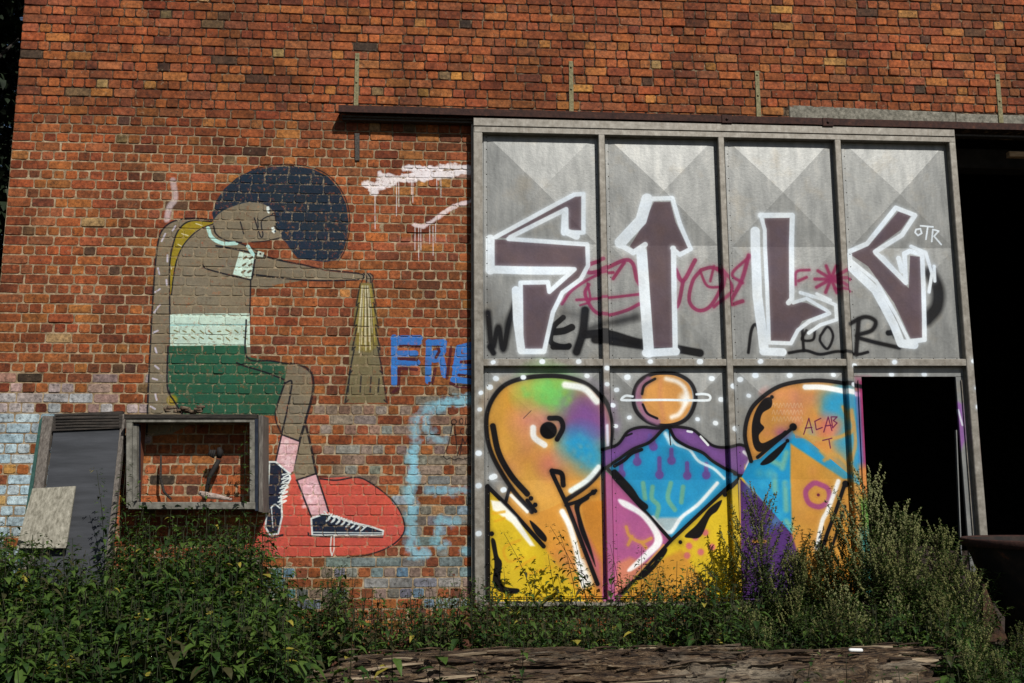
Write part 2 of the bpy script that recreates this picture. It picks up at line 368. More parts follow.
# small black doodle
K.frame(380, 320, 4.27)
D = lambda pts, wd=4.5: K.stroke(pts, (28, 20, 22), wd, .95, 1, sm=False)
K.stroke([(304, 434), (312, 424), (324, 430), (322, 442), (308, 444), (304, 434)], (28, 20, 22), 5, .95)
D([(308, 446), (292, 530), (270, 582)]); D([(318, 446), (330, 580), (345, 530)]); D([(270, 584), (285, 596), (300, 588), (315, 598), (335, 590), (355, 596), (375, 588)], 4); D([(300, 492), (324, 492)])
D([(340, 425), (348, 420), (354, 430), (350, 444), (342, 444), (338, 434), (340, 425)], 4); D([(366, 420), (364, 445), (380, 446)], 4)
D([(358, 464), (346, 466), (342, 480), (352, 490), (360, 488)], 4); D([(370, 464), (368, 490), (382, 490)], 4)
D([(340, 580), (352, 505), (362, 530), (374, 502), (384, 560)], 4)
# white splashes and drips
K.frame(340, 150, 3.794)
W_ = (232, 225, 225)
for (pts, wd) in (([(92, 132), (120, 140)], 20), ([(118, 155), (132, 160)], 20), ([(152, 98), (180, 104), (200, 112)], 22), ([(150, 136), (180, 126), (215, 112), (250, 106), (300, 100), (350, 96), (400, 92), (440, 90)], 22), ([(240, 72), (300, 70), (340, 72), (400, 66), (490, 68)], 16), ([(440, 80), (495, 75)], 20)): K.stroke(pts, W_, wd*1.45, .95, 7, rag=.03)
K.stroke([(310, 110), (360, 100), (420, 88)], W_, 20, .8, 6, rag=.03)
for (pts, wd) in (([(285, 285), (320, 288), (350, 270), (390, 240)], 18), ([(390, 240), (430, 215), (495, 196)], 14)): K.stroke(pts, (230, 215, 215), wd, .9, 6, rag=.02)
K.stroke([(220, 350), (300, 345), (400, 345)], (190, 120, 110), 26, .4, 18)
for x, y0, y1 in ((132, 160, 240), (214, 120, 250), (222, 120, 215), (276, 110, 200), (270, 110, 170), (366, 95, 150), (382, 95, 180), (298, 292, 420), (306, 292, 380), (340, 290, 355), (352, 290, 400), (362, 280, 350), (132, 250, 300), (284, 295, 380)): K.stroke([(x, y0), (x+random.uniform(-1, 1), y1)], W_, 3.2, .75)
# chips: break the paint up
K.a *= np.clip(1-(K.n1*.6+K.n3*.25-.62)*9, .3, 1.)*np.clip(1.25-(K.n2-.5)*1.0, .75, 1)
K.weather(); MURAL = K.image('mural_paint')

# ---- the door paint
DX0, DX1, DZ0, DZ1 = .15, 5.35, .3, 5.3
YP = -.078
D_ = Canvas(DX0, DX1, DZ0, DZ1, 250, YP); K = D_; K.halo = True
MV = (108, 92, 98); WT = (226, 234, 240); PK = (150, 58, 98)
# upper: pink and black tags below, big letters over them
def ps(pts, wd=13, al=.92): K.stroke(pts, PK, wd, al, 4)
K.frame(480, 220, 4.096)
ps([(500, 165), (445, 185), (445, 215), (500, 205), (590, 165), (625, 180), (640, 240), (652, 262)], 17); ps([(545, 240), (590, 175)], 15)
ps([(335, 345), (380, 285), (480, 225), (545, 215)], 13); ps([(445, 265), (430, 305), (465, 370), (520, 390), (600, 370), (650, 345)], 15)
ps([(395, 328), (480, 322), (560, 315), (650, 305)], 12); ps([(410, 350), (450, 330), (440, 260)], 10)
ps([(800, 205), (830, 250), (880, 165)], 18); ps([(830, 250), (815, 330), (805, 355)], 17)
ps([(905, 205), (870, 250), (855, 330), (890, 370), (940, 355), (985, 280), (990, 220), (950, 195), (905, 205)], 16); ps([(900, 210), (930, 270), (985, 275)], 12)
def bs(pts, wd, soft=3, al=.98): K.stroke(pts, (24, 24, 28), wd*1.15, al, soft)
K.stroke([(30, 300), (60, 400), (120, 430)], (60, 60, 62), 50, .45, 70)
bs([(32, 380), (50, 520), (75, 440), (95, 530), (118, 420), (150, 330)], 26, 14); bs([(40, 520), (55, 545)], 22, 8)
bs([(340, 400), (300, 440), (290, 500), (340, 520), (365, 515)], 20); bs([(290, 460), (340, 455), (375, 440)], 26); bs([(300, 520), (360, 520)], 22)
bs([(430, 370), (420, 460), (395, 540)], 32, 10); bs([(430, 470), (520, 465), (640, 500), (760, 520), (900, 545)], 30, 6); bs([(470, 490), (560, 500), (700, 520)], 30, 8); bs([(440, 450), (500, 430), (640, 400)], 26, 22, .75)
K.stroke([(560, 420), (640, 390)], (60, 60, 62), 40, .6, 40); K.stroke([(340, 380), (400, 390)], (50, 50, 54), 50, .6, 50)
K.frame(710, 120, 2.731)
ps([(0, 440), (10, 400)], 8); ps([(105, 370), (85, 440), (55, 500), (88, 495)], 12); ps([(20, 405), (60, 460), (10, 510)], 10); ps([(105, 375), (60, 420), (88, 445)], 9)
ps([(270, 410), (235, 415), (232, 450)], 8); ps([(240, 440), (262, 430)], 9)
for a in range(5): ps([(330-45*math.cos(a*.63), 435-38*math.sin(a*.63)), (330+50*math.cos(a*.63), 435+38*math.sin(a*.63))], 10)
ps([(340, 460), (380, 468)], 8)
bs([(104, 635), (112, 575), (125, 560), (140, 600)], 8); bs([(250, 570), (255, 630)], 8); bs([(262, 575), (250, 600), (280, 600), (285, 570)], 7); bs([(300, 590), (320, 565), (335, 590), (320, 625), (300, 605), (300, 590)], 7); bs([(405, 545), (398, 640)], 12, 5); bs([(375, 560), (420, 538), (450, 550), (440, 575), (400, 590), (440, 605), (515, 622)], 11, 5)
bs([(215, 636), (260, 630), (300, 640), (350, 632), (400, 640), (430, 634)], 8); bs([(600, 420), (620, 460), (618, 510), (590, 545)], 34, 14, .95); bs([(470, 510), (495, 545), (505, 590)], 14, 8)
bs([(485, 582), (505, 580)], 14)
# letters
def let(fr, polys, whites):
    K.frame(*fr)
    for p in polys: K.poly(p, MV, .97, 1.5)
    for p, wd in whites: K.stroke(p, WT, wd*1.22, .97, 2.2, sm=False)
E1 = (470, 120, 2.731)
let(E1, [[(72, 320), (285, 208), (306, 206), (306, 303), (270, 300), (265, 240), (105, 324)], [(66, 326), (318, 342), (318, 400), (300, 432), (250, 468), (225, 522), (200, 628), (145, 628), (143, 446), (212, 444), (214, 472), (285, 408), (66, 400)]],
    [([(70, 320), (285, 205), (309, 203), (309, 308), (262, 308), (262, 245), (110, 320)], 10), ([(105, 325), (320, 340), (322, 398), (302, 435), (252, 472), (226, 525), (202, 632), (140, 632), (138, 445), (212, 444), (216, 470), (285, 408), (60, 405), (58, 330)], 10), ([(55, 325), (55, 410)], 20), ([(55, 408), (160, 412), (270, 412)], 18), ([(125, 465), (128, 545), (140, 628)], 18), ([(262, 305), (290, 318)], 16), ([(140, 632), (200, 632)], 12), ([(258, 260), (256, 308)], 14)])
K.poly([(262, 250), (110, 322), (200, 330), (262, 300)], (165, 168, 168), 0.0)
let(E1, [[(500, 226), (545, 226), (560, 280), (597, 352), (572, 360), (550, 342), (554, 622), (500, 622), (482, 342), (450, 356), (436, 345), (470, 290)]],
    [([(484, 218), (550, 216), (572, 285), (602, 352), (572, 368), (552, 350)], 10), ([(482, 218), (466, 275), (410, 335)], 26), ([(405, 338), (445, 362), (478, 340)], 12), ([(468, 360), (476, 480), (488, 635)], 24), ([(480, 636), (562, 632)], 18), ([(555, 350), (556, 480), (560, 630)], 12)])
E2 = (710, 120, 2.731)
let(E2, [[(147, 270), (216, 268), (216, 495), (262, 500), (318, 525), (250, 550), (218, 607), (163, 607), (152, 400)]],
    [([(136, 262), (222, 262), (221, 490), (212, 500)], 12), ([(136, 262), (148, 300), (152, 400), (160, 608), (220, 610), (238, 575), (270, 550), (325, 528)], 9), ([(122, 305), (128, 480), (146, 620)], 22), ([(145, 632), (198, 634)], 18), ([(225, 500), (262, 488), (320, 522)], 8), ([(245, 472), (300, 488), (342, 505), (345, 545), (300, 560), (268, 582)], 8), ([(290, 475), (328, 492)], 7)])
let(E2, [[(380, 366), (430, 345), (510, 252), (546, 262), (520, 300), (450, 352), (445, 366), (540, 460), (545, 370), (576, 375), (582, 597), (546, 597), (500, 500), (430, 400)]],
    [([(382, 358), (428, 338), (503, 242), (556, 262), (522, 315), (450, 360), (532, 445), (530, 365), (545, 358), (578, 368), (584, 600), (540, 606)], 11), ([(382, 400), (450, 465), (500, 560), (520, 610), (556, 614)], 20), ([(380, 368), (382, 400)], 12), ([(385, 385), (452, 440), (510, 540), (540, 600)], 8), ([(548, 345), (588, 362), (604, 420), (596, 470)], 8), ([(514, 378), (522, 412)], 12), ([(610, 400), (612, 440)], 8), ([(470, 375), (528, 440)], 9)])
K.frame(*E2)
for q in ([(560, 300), (572, 298), (576, 310), (566, 316), (558, 308), (560, 300)], [(572, 290), (606, 293)], [(592, 292), (588, 326)], [(604, 332), (606, 300), (622, 304), (610, 318), (630, 340)]): K.stroke(q, WT, 5, .95, 1.5, sm=False)
# lower mural
E3 = (470, 350, 2.6286); E4 = (660, 350, 2.6286)
YEL = (226, 196, 52); ORG = (220, 160, 72); PUR = (134, 92, 158); CYN = (48, 165, 212); MAG = (190, 108, 156); DP = (92, 58, 122)
K.frame(*E3)
K.poly([(44, 356), (96, 405), (200, 517), (346, 517), (346, 660), (44, 660)], YEL, .98, 1)
K.poly([(96, 405), (102, 362), (250, 395), (345, 320), (346, 660), (300, 660), (180, 500)], ORG, .98, 10)
K.poly([(290, 400), (350, 395), (352, 660), (330, 600)], (216, 150, 66), .95, 6); K.poly([(262, 405), (345, 560), (348, 640), (320, 600)], (196, 112, 140), .8, 18)
K.blob(250, 560, 60, (205, 130, 120), .5); K.blob(140, 520, 60, (232, 204, 60), .9); K.blob(220, 600, 60, YEL, .8); K.blob(300, 600, 40, (230, 190, 60), .8)
P1 = [(160, 427), (110, 365), (62, 285), (44, 222), (46, 160), (72, 110), (112, 82), (180, 70), (250, 72), (310, 92), (350, 132), (370, 182), (370, 240), (352, 302), (312, 352), (252, 395)]
K.poly(P1, (222, 170, 84), .98, 1, sm=True)
K.blob(110, 150, 90, (226, 172, 78), .9)
for q in range(14): K.blob(random.uniform(70, 240), random.uniform(220, 400), random.uniform(25, 55), random.choice([(222, 140, 120), (230, 186, 110), (206, 130, 140), (226, 176, 96), (214, 150, 90)]), .35)
for (x, y, r, c, a) in ((190, 110, 70, (132, 202, 108), 1), (240, 115, 60, (125, 205, 110), 1), (230, 150, 40, (140, 200, 115), .8), (150, 120, 40, (180, 190, 90), .7), (300, 160, 70, PUR, 1), (325, 200, 60, PUR, 1), (280, 200, 50, PUR, .95), (150, 185, 50, (214, 140, 140), .8), (200, 185, 36, (205, 130, 150), .7), (210, 300, 40, (212, 130, 130), .8), (290, 260, 62, CYN, 1), (270, 245, 40, CYN, .8), (320, 285, 45, CYN, .95), (250, 330, 60, (224, 160, 90), .6)): K.blob(x, y, r*1.35, c, a)
for i in range(45):
    a = random.uniform(0, 6.3); r = random.uniform(10, 75); K.blob(200+r*math.cos(a), 120+r*.5*math.sin(a), random.uniform(8, 18), random.choice([(132, 202, 108), (150, 190, 100), (126, 206, 112)]), .5)
    K.blob(285+r*.5*math.cos(a), 265+r*.6*math.sin(a), random.uniform(5, 11), random.choice([CYN, (120, 170, 180), (90, 180, 200)]), .45)
K.stroke([(162, 425), (110, 365), (62, 285), (44, 222), (46, 160), (72, 110), (112, 82), (180, 69), (250, 71), (310, 92), (350, 132), (370, 182), (370, 240), (352, 302), (312, 352), (252, 395)], BLK, 12, .97, 3)
K.stroke([(60, 200), (75, 270), (108, 330), (150, 378)], BLK, 15, .97, 2); K.dot(160, 390, 6, BLK); K.dot(171, 407, 6, BLK)
K.stroke([(165, 205), (168, 230), (195, 250)], (240, 240, 236), 15, .97, 4); K.dot(205, 212, 22, (18, 16, 20), 1, 3); K.stroke([(208, 180), (235, 182), (243, 205), (228, 235)], BLK, 13, .97, 2)
K.stroke([(250, 92), (300, 102), (333, 135)], (244, 248, 244), 17, .97, 7); K.stroke([(357, 200), (359, 262)], (225, 225, 240), 7, .9, 4); K.stroke([(338, 308), (308, 342), (265, 370)], (235, 245, 245), 13, .95, 5)
K.stroke([(215, 318), (240, 325), (245, 355)], BLK, 13, .97, 2)
K.stroke([(216, 325), (255, 408), (335, 615)], BLK, 11, .97, sm=False); K.stroke([(252, 408), (290, 395), (330, 370)], BLK, 9, .97); K.dot(324, 374, 7, BLK)
K.poly([(275, 405), (308, 385), (312, 392), (288, 412), (296, 455), (318, 520), (330, 570), (312, 530), (290, 480), (280, 440)], BLK, .97, 3, sm=True)
K.stroke([(242, 425), (262, 465), (280, 530), (298, 620)], (244, 244, 240), 14, .97, 5); K.stroke([(290, 560), (310, 610)], (240, 240, 240), 20, .9, 12)
K.stroke([(46, 358), (100, 412), (193, 516)], BLK, 11, .97, sm=False); K.stroke([(46, 358), (47, 655)], BLK, 12, .97, sm=False); K.stroke([(104, 362), (92, 405)], BLK, 9, .97)
K.dot(57, 483, 6, BLK)
K.poly([(55, 500), (66, 500), (74, 540), (84, 560), (80, 600), (92, 622), (128, 628), (122, 640), (80, 636), (60, 610), (64, 560)], BLK, .97, 2, sm=True)
K.poly([(55, 395), (80, 398), (122, 440), (170, 515), (158, 515), (110, 455), (60, 420)], (245, 245, 238), .95, 5); K.stroke([(108, 382), (150, 425)], (245, 245, 238), 8, .95, 3)
K.stroke([(150, 395), (172, 424)], BLK, 9, .97); K.poly([(156, 448), (176, 462), (200, 490), (196, 504), (172, 482)], BLK, .97, 2, sm=True)
for q in ([(130, 500), (90, 520), (100, 555), (140, 545)], [(60, 430), (90, 425)], [(66, 450), (90, 442)], [(120, 575), (170, 545)], [(150, 590), (215, 570)]): K.stroke(q, (228, 178, 56), 7, .8, 4)
K.stroke([(140, 180), (160, 160)], (60, 50, 60), 2, .7)
# panel two: pink field, hood, water triangle, planet
K.poly([(352, 318), (400, 360), (528, 502), (470, 570), (395, 660), (348, 660)], MAG, .98, 1)
K.poly([(388, 560), (420, 545), (460, 560), (400, 640), (380, 640)], (220, 150, 110), .8, 12)
for q in ([(410, 465), (420, 490), (450, 505), (475, 495)], [(425, 490), (415, 512)], [(450, 505), (462, 520)]): K.stroke(q, (214, 160, 90), 8, .85, 3)
K.poly([(395, 660), (552, 488), (700, 488), (760, 340), (714, 340), (714, 660)], YEL, .0, 1)
K.frame(*E4)
K.poly([(30, 502), (205, 335), (208, 660), (-110, 660), (-60, 600)], YEL, .98, 1)
K.poly([(-100, 660), (-20, 560), (55, 525), (150, 660)], (216, 160, 72), .95, 12)
for x, y in ((75, 515), (92, 492), (106, 531), (136, 518), (118, 480), (70, 540)): K.dot(x, y, 8, (214, 120, 130), .85, 5)
HOOD = [(-152, 262), (-110, 246), (-85, 212), (-50, 204), (-10, 208), (20, 204), (50, 204), (85, 210), (112, 232), (140, 250), (175, 256), (212, 250), (240, 270), (245, 300), (222, 328), (190, 328), (140, 290), (110, 268), (70, 252), (36, 232), (22, 208), (0, 212), (-30, 240), (-70, 258), (-110, 282), (-152, 310)]
K.poly(HOOD, PUR, .98, 1)
K.poly([(-142, 315), (-108, 288), (-70, 262), (-28, 243), (8, 208), (22, 208), (38, 234), (70, 256), (110, 272), (140, 296), (208, 334), (28, 500), (-5, 470)], CYN, .98, 1)
for (x, y, l) in ((-28, 225, 22), (-62, 265, 40), (-103, 290, 50), (-3, 285, 60), (28, 262, 40), (70, 298, 45), (120, 300, 40), (-20, 240, 20)):
    K.stroke([(x, y), (x+1, y+l*.6)], (118, 96, 165), 11, .95, 3); K.dot(x+1, y+l*.72, 11, (118, 96, 165), .95, 3)
for q in ([(-20, 360), (-22, 390), (-5, 410), (-10, 440)], [(28, 350), (20, 390), (38, 420)], [(60, 360), (55, 400)], [(-45, 350), (-40, 390)]): K.stroke(q, (140, 190, 150), 12, .75, 5)
K.poly([(-18, 452), (0, 440), (60, 440), (28, 482)], (190, 200, 200), .9, 8)
K.stroke([(-20, 440), (5, 470), (28, 478), (55, 440), (100, 405), (150, 350)], (240, 244, 244), 9, .95, 4)
K.stroke([(28, 230), (40, 248), (75, 262), (100, 292), (140, 312), (168, 338)], (220, 242, 248), 7, .95, 3); K.stroke([(12, 220), (26, 245)], (220, 242, 248), 10, .9, 6)
for wp in ([(-152, 262), (-112, 248), (-85, 214), (-50, 203), (-10, 206), (20, 203), (50, 203), (85, 210), (112, 232), (140, 252), (175, 256), (212, 249), (242, 270), (246, 302), (222, 330), (190, 326)], [(-148, 312), (-108, 286), (-70, 260), (-28, 242), (8, 207), (22, 207), (38, 234), (70, 254), (110, 270), (140, 294), (196, 326)]): K.stroke(wp, BLK, 8, .97, 2)
K.stroke([(-120, 305), (-95, 290), (-75, 272), (-50, 262)], BLK, 9, .95); K.stroke([(-90, 226), (-75, 220)], BLK, 5, .9); K.stroke([(-128, 250), (-120, 255)], BLK, 5, .9); K.stroke([(22, 215), (26, 250)], BLK, 3, .9)
K.stroke([(70, 214), (82, 216)], (235, 240, 240), 6, .9); K.stroke([(105, 228), (125, 250)], (235, 240, 240), 6, .95); K.stroke([(220, 268), (235, 285), (225, 312)], (240, 240, 246), 8, .95, 3)
K.stroke([(-142, 312), (28, 500), (206, 334)], BLK, 9, .97, sm=False)
K.stroke([(-120, 322), (-80, 365), (-60, 395), (-40, 412)], BLK, 16, .97, 2)
K.stroke([(28, 500), (-100, 640)], BLK, 9, .97, sm=False); K.poly([(-6, 536), (14, 520), (14, 536), (-30, 590), (-60, 605), (-50, 582), (-20, 562)], BLK, .97, 2, sm=True)
K.stroke([(8, 512), (-70, 600)], (222, 168, 100), 5, .8)
K.poly([(162, 394), (150, 422), (130, 440), (106, 490), (76, 494), (64, 488), (92, 462), (110, 440), (130, 415)], BLK, .97, 2, sm=True); K.dot(170, 380, 6, BLK); K.dot(52, 505, 5, BLK)
K.stroke([(206, 338), (172, 372)], BLK, 6, .95)
K.frame(*E3)
K.poly([(390, 392), (420, 402), (470, 440), (505, 500), (470, 545), (425, 580), (415, 575), (460, 530), (484, 495), (450, 440), (400, 410)], (245, 245, 245), .97, 5, sm=True)
K.frame(600, 370, 6.2067)
K.stroke([(395, 20), (480, 28), (560, 80), (590, 170), (560, 270), (500, 325), (400, 345), (300, 325), (225, 260), (205, 170), (235, 80), (310, 30), (395, 20)], BLK, 26, .97, 6)
K.poly([(395, 30), (470, 38), (545, 85), (570, 170), (545, 260), (490, 315), (400, 335), (310, 315), (245, 255), (225, 170), (250, 90), (320, 40)], (216, 160, 92), .98, 3, sm=True)
K.stroke([(300, 60), (245, 120), (240, 200), (290, 290), (350, 322)], (165, 122, 150), 38, .9, 14)
K.stroke([(375, 60), (370, 180), (390, 310)], (196, 130, 110), 20, .4, 30)
K.stroke([(340, 55), (275, 95), (258, 150)], BLK, 16, .95, 4); K.stroke([(262, 215), (290, 270), (350, 302)], BLK, 15, .95, 4)
K.stroke([(410, 55), (480, 75), (525, 120), (530, 190), (490, 270), (440, 295)], (248, 244, 236), 24, .85, 18); K.blob(525, 180, 60, (255, 255, 250), .9)
K.stroke([(200, 165), (160, 160), (135, 178), (160, 188), (400, 187), (640, 190), (680, 180), (675, 158), (640, 150), (595, 152)], (232, 240, 244), 15, .96, 5)
# panel three: arch
K.frame(*E4)
K.poly([(222, 300), (228, 330), (208, 336), (206, 660), (235, 660)], (225, 190, 70), .95, 4)
K.poly([(210, 338), (340, 470), (420, 560), (440, 660), (214, 660)], DP, .98, 3)
K.poly([(214, 333), (262, 298), (340, 232), (560, 232), (560, 400), (345, 484)], CYN, .98, 3)
ARC = [(238, 292), (222, 225), (235, 162), (270, 122), (322, 92), (400, 80), (480, 87), (575, 108), (575, 330), (500, 330), (345, 205), (262, 285)]
K.poly([(214, 334), (240, 280), (345, 200), (360, 260), (262, 340)], CYN, .98, 1)
K.poly(ARC, (216, 158, 84), .98, 1)
for (x, y, r, c) in ((450, 140, 45, CYN), (490, 150, 55, CYN), (480, 110, 30, CYN), (500, 220, 50, CYN), (520, 280, 60, CYN), (440, 170, 26, CYN), (470, 235, 30, CYN), (400, 215, 26, (130, 180, 180)), (350, 150, 50, (214, 150, 110)), (430, 215, 50, (222, 152, 92)), (440, 200, 34, (214, 130, 120)), (320, 215, 26, (170, 100, 150))): K.blob(x, y, r*1.3, c, .95)
K.poly([(340, 246), (498, 350), (500, 660), (400, 660), (345, 486)], (220, 164, 78), .98, 6); K.poly([(480, 340), (560, 330), (560, 660), (480, 660)], (220, 164, 78), .95, 6)
K.poly([(500, 110), (548, 112), (520, 360), (500, 345)], CYN, .9, 8)
for q in ([(400, 240), (350, 215), (420, 235), (480, 225), (500, 200), (480, 150)], [(430, 290), (450, 275), (480, 290), (520, 345)], [(495, 160), (505, 240), (495, 290)], [(420, 265), (440, 285)]): K.stroke(q, (205, 165, 95), 9, .85, 5)
for q in ([(300, 330), (302, 370)], [(330, 270), (320, 310)], [(328, 350), (330, 420)], [(290, 290), (310, 300)], [(345, 470), (330, 450)]): K.stroke(q, (150, 200, 170), 14, .7, 9)
for q in range(22): K.blob(random.uniform(270, 400), random.uniform(110, 230), random.uniform(14, 34), random.choice([(222, 140, 120), (230, 186, 110), (206, 140, 150), (226, 176, 96)]), .3)
for q in range(26): K.blob(random.uniform(350, 500), random.uniform(300, 560), random.uniform(16, 40), random.choice([(232, 186, 100), (214, 150, 90), (226, 160, 104), (236, 196, 116)]), .28)
for q in range(16): K.blob(random.uniform(225, 340), random.uniform(320, 470), random.uniform(10, 26), random.choice([(90, 190, 215), (60, 150, 205), (140, 205, 195)]), .4)
K.stroke([(238, 292), (222, 225), (235, 162), (270, 122), (322, 92), (400, 80), (480, 87), (575, 108)], BLK, 11, .97, 2)
K.poly([(270, 130), (290, 126), (290, 150), (268, 166), (262, 190), (272, 205), (258, 225), (268, 245), (312, 222), (325, 212), (330, 218), (300, 244), (262, 268), (244, 250), (240, 200), (250, 160)], BLK, .97, 2, sm=True); K.dot(292, 124, 5, BLK)
K.stroke([(345, 205), (255, 282)], BLK, 9, .97, sm=False); K.dot(346, 203, 10, BLK)
K.poly([(262, 300), (280, 280), (320, 246), (332, 240), (322, 262), (298, 290), (276, 302)], BLK, .97, 2, sm=True); K.dot(332, 239, 5, BLK)
K.stroke([(380, 98), (420, 98), (460, 104), (500, 112)], (248, 250, 248), 14, .97, 4); K.stroke([(508, 115), (550, 122)], (235, 235, 250), 11, .9, 4)
K.stroke([(412, 350), (440, 365), (442, 395), (418, 412), (390, 402), (382, 372), (400, 352), (412, 350)], (176, 92, 138), 13, .95, 4); K.dot(415, 381, 4, (120, 50, 70))
K.stroke([(468, 345), (440, 420), (425, 450), (410, 520)], (248, 248, 244), 11, .97, 4); K.dot(487, 352, 9, BLK); K.stroke([(484, 355), (462, 420), (432, 500), (420, 560)], BLK, 10, .97, sm=True); K.dot(484, 412, 5, BLK); K.stroke([(480, 425), (460, 490), (440, 550)], BLK, 7, .95)
K.stroke([(245, 503), (275, 503)], (220, 170, 80), 7, .9)
for q in ([(374, 222), (388, 180), (398, 218)], [(378, 206), (396, 204)], [(420, 180), (404, 188), (408, 210), (424, 204)], [(428, 216), (440, 176), (450, 212)], [(432, 200), (448, 198)], [(448, 178), (452, 205), (464, 192), (454, 186), (464, 176), (448, 176)], [(425, 238), (450, 232)], [(442, 236), (446, 258)]): K.stroke(q, (110, 40, 80), 3, .95, sm=False)
for r in range(3):
    x = 292
    while x < 372: K.stroke([(x, 150+r*18+random.uniform(-4, 4)), (x+4, 140+r*18), (x+7, 152+r*18)], (228, 188, 150), 1.8, .75); x += 9
# strip beside the doorway
K.frame(0, 0, 1)
for y0, y1, c in ((378, 470, (176, 70, 120)), (466, 500, (216, 150, 90)), (498, 530, (120, 165, 90)), (528, 610, (80, 160, 160))): K.poly([(856, y0), (869, y0), (876, y1), (862, y1)], c, .95, 8)
K.stroke([(848, 384), (863, 387)], BLK, 4, .97)
K.poly([(955, 400), (962, 404), (965, 440), (960, 452)], (160, 110, 180), .9, 3); K.stroke([(958, 410), (962, 425)], WT, 2, .9)
K.stroke([(976, 430), (978, 460)], (130, 60, 60), 2.5, .5)
# spatter of white spots
for fr, pts in ((E3, [(60, 35), (188, 33), (283, 33), (68, 75), (52, 98), (28, 115), (25, 158), (22, 272), (58, 335), (22, 357), (88, 368), (22, 482), (140, 72), (307, 68), (357, 50), (357, 92), (385, 105), (375, 145), (418, 178), (383, 200), (470, 33), (413, 72), (64, 332)]), (E4, [(100, 33), (135, 75), (187, 97), (232, 120), (97, 182), (145, 192), (192, 208), (210, 78), (258, 33), (250, 67), (340, 67), (455, 65), (503, 43), (160, 130)]), ((840, 350, 2.05), [(105, 27), (105, 50), (172, 50), (265, 25), (272, 80), (275, 118), (22, 72)])):
    K.frame(*fr)
    for x, y in pts: r = random.uniform(5.2, 7.5)*fr[2]/2.63; K.stroke([(x-r*.2, y), (x+r*.2, y+random.uniform(-1, 1))], (232, 240, 246), 1.9*r, .97, 2, sm=False)
K.weather(0.); DOORIMG = K.image('door_paint')

# ------------------------------------------------------------------ wall materials
def img(n, image):
    tx = n.new('ShaderNodeTexImage'); tx.image = image; tx.extension = 'CLIP'; tx.interpolation = 'Linear'
    tc = n.new('ShaderNodeTexCoord'); n.L(tc.outputs['UV'], tx.inputs[0]); return tx
n = NM('brick'); co = n.coord()
at = n.new('ShaderNodeAttribute'); at.attribute_name = 'tint'
m1 = n.noise(co, 26, 5, .7); m2 = n.noise(co, 90, 4, .7)
c = n.mix(at.outputs['Color'], n.ramp(m1, [(.3, .3), (.5, .9), (.68, 1.5)]), .85, 'MULTIPLY')
c = n.mix(c, (.4, .2, .09), n.ramp(m2, [(.62, 0.), (.78, .5)]))
c = n.mix(c, .45, n.ramp(n.noise(co, 1.1, 6, .75), [(.42, 0.), (.58, .8)]), 'MULTIPLY')
c = n.mix(c, (.40, .31, .2), n.ramp(n.noise(co, 17, 6, .8), [(.6, 0.), (.7, .45)]))
c = n.mix(c, (.02, .014, .012), n.ramp(n.noise(co, 38, 5, .75), [(.56, 0.), (.68, .85)]))
tx = img(n, MURAL)
pa = n.math('MULTIPLY', tx.outputs['Alpha'], n.ramp(n.noise(co, 140, 4, .7), [(.26, .5), (.4, 1.)]))
pc = n.mix(tx.outputs['Color'], n.ramp(m1, [(.3, .7), (.65, 1.05)]), .6, 'MULTIPLY')
n.base(n.mix(c, pc, pa)); n.set(.88, 0, .25); n.bump(n.math('ADD', m1, n.math('MULTIPLY', m2, .5)), .55, .006)
M_BRICK = n.m
n = NM('mortar'); co = n.coord()
f = n.noise(co, 14, 6, .7)
c = n.ramp(f, [(.3, (.09, .055, .03)), (.5, (.26, .19, .115)), (.68, (.48, .38, .25))])
geo = n.new('ShaderNodeNewGeometry'); sx = n.new('ShaderNodeSeparateXYZ'); n.L(geo.outputs['Position'], sx.inputs[0])
hi = n.math('MULTIPLY', n.math('SUBTRACT', sx.outputs['Z'], 4.75), 2.2, True)
c = n.mix(c, (.035, .022, .015), n.math('MULTIPLY', hi, n.ramp(n.noise(co, 9, 4, .7), [(.5, 1.), (.66, .25)])))      # old dirty pointing above the rail; shade of deep joints put into colour
tx = img(n, MURAL)
pa = n.math('MULTIPLY', tx.outputs['Alpha'], n.ramp(n.noise(co, 30, 4, .75), [(.37, .1), (.53, .96)]))
n.base(n.mix(c, tx.outputs['Color'], pa)); n.set(.95, 0, .15); n.bump(n.noise(co, 60, 5, .7), .6, .006)
M_MORTAR = n.m
M_CONC = noisy('concrete', (.10, .095, .075), (.26, .245, .2), 30, rough=.9, bump=.5, c3=(.42, .4, .34))
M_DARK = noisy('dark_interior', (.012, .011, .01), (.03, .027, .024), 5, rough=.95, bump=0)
M_RUST = noisy('rusted_steel', (.028, .014, .012), (.065, .028, .02), 22, rough=.85, metal=.15, bump=.5, c3=(.15, .06, .028))
M_STRAP = noisy('corroded_strap', (.13, .12, .06), (.28, .25, .14), 40, rough=.8, metal=.2, bump=.4, c3=(.35, .22, .08))
# ------------------------------------------------------------------ brick building
bx0 = P(14, 120)[0]; XR = 7.6; ZT = 7.1; ZB = -.25
ox0 = P(828, 200, 0)[0]; oz1 = P(990, 126.5, 0)[2]        # the doorway opening in the wall
B = thing('brick_building', (bx0, 0, 0), 'old red brick factory wall painted with a seated figure with round blue hair', 'building')
PIT = .0937; STR = .2305
lint = []   # concrete lintel blocks on the wall face
lx0 = P(789, 112)[0]; lx1 = P(955, 118)[0]; lz1a = P(789, 105)[2]; lz0 = oz1
def colrow(x, z, y=0.):
    v = (x-CAM[0], y-CAM[1], z-CAM[2]); zf = sum(v[i]*fw[i] for i in range(3))
    return CX+F*sum(v[i]*rt[i] for i in range(3))/zf, CY-F*sum(v[i]*up[i] for i in range(3))/zf
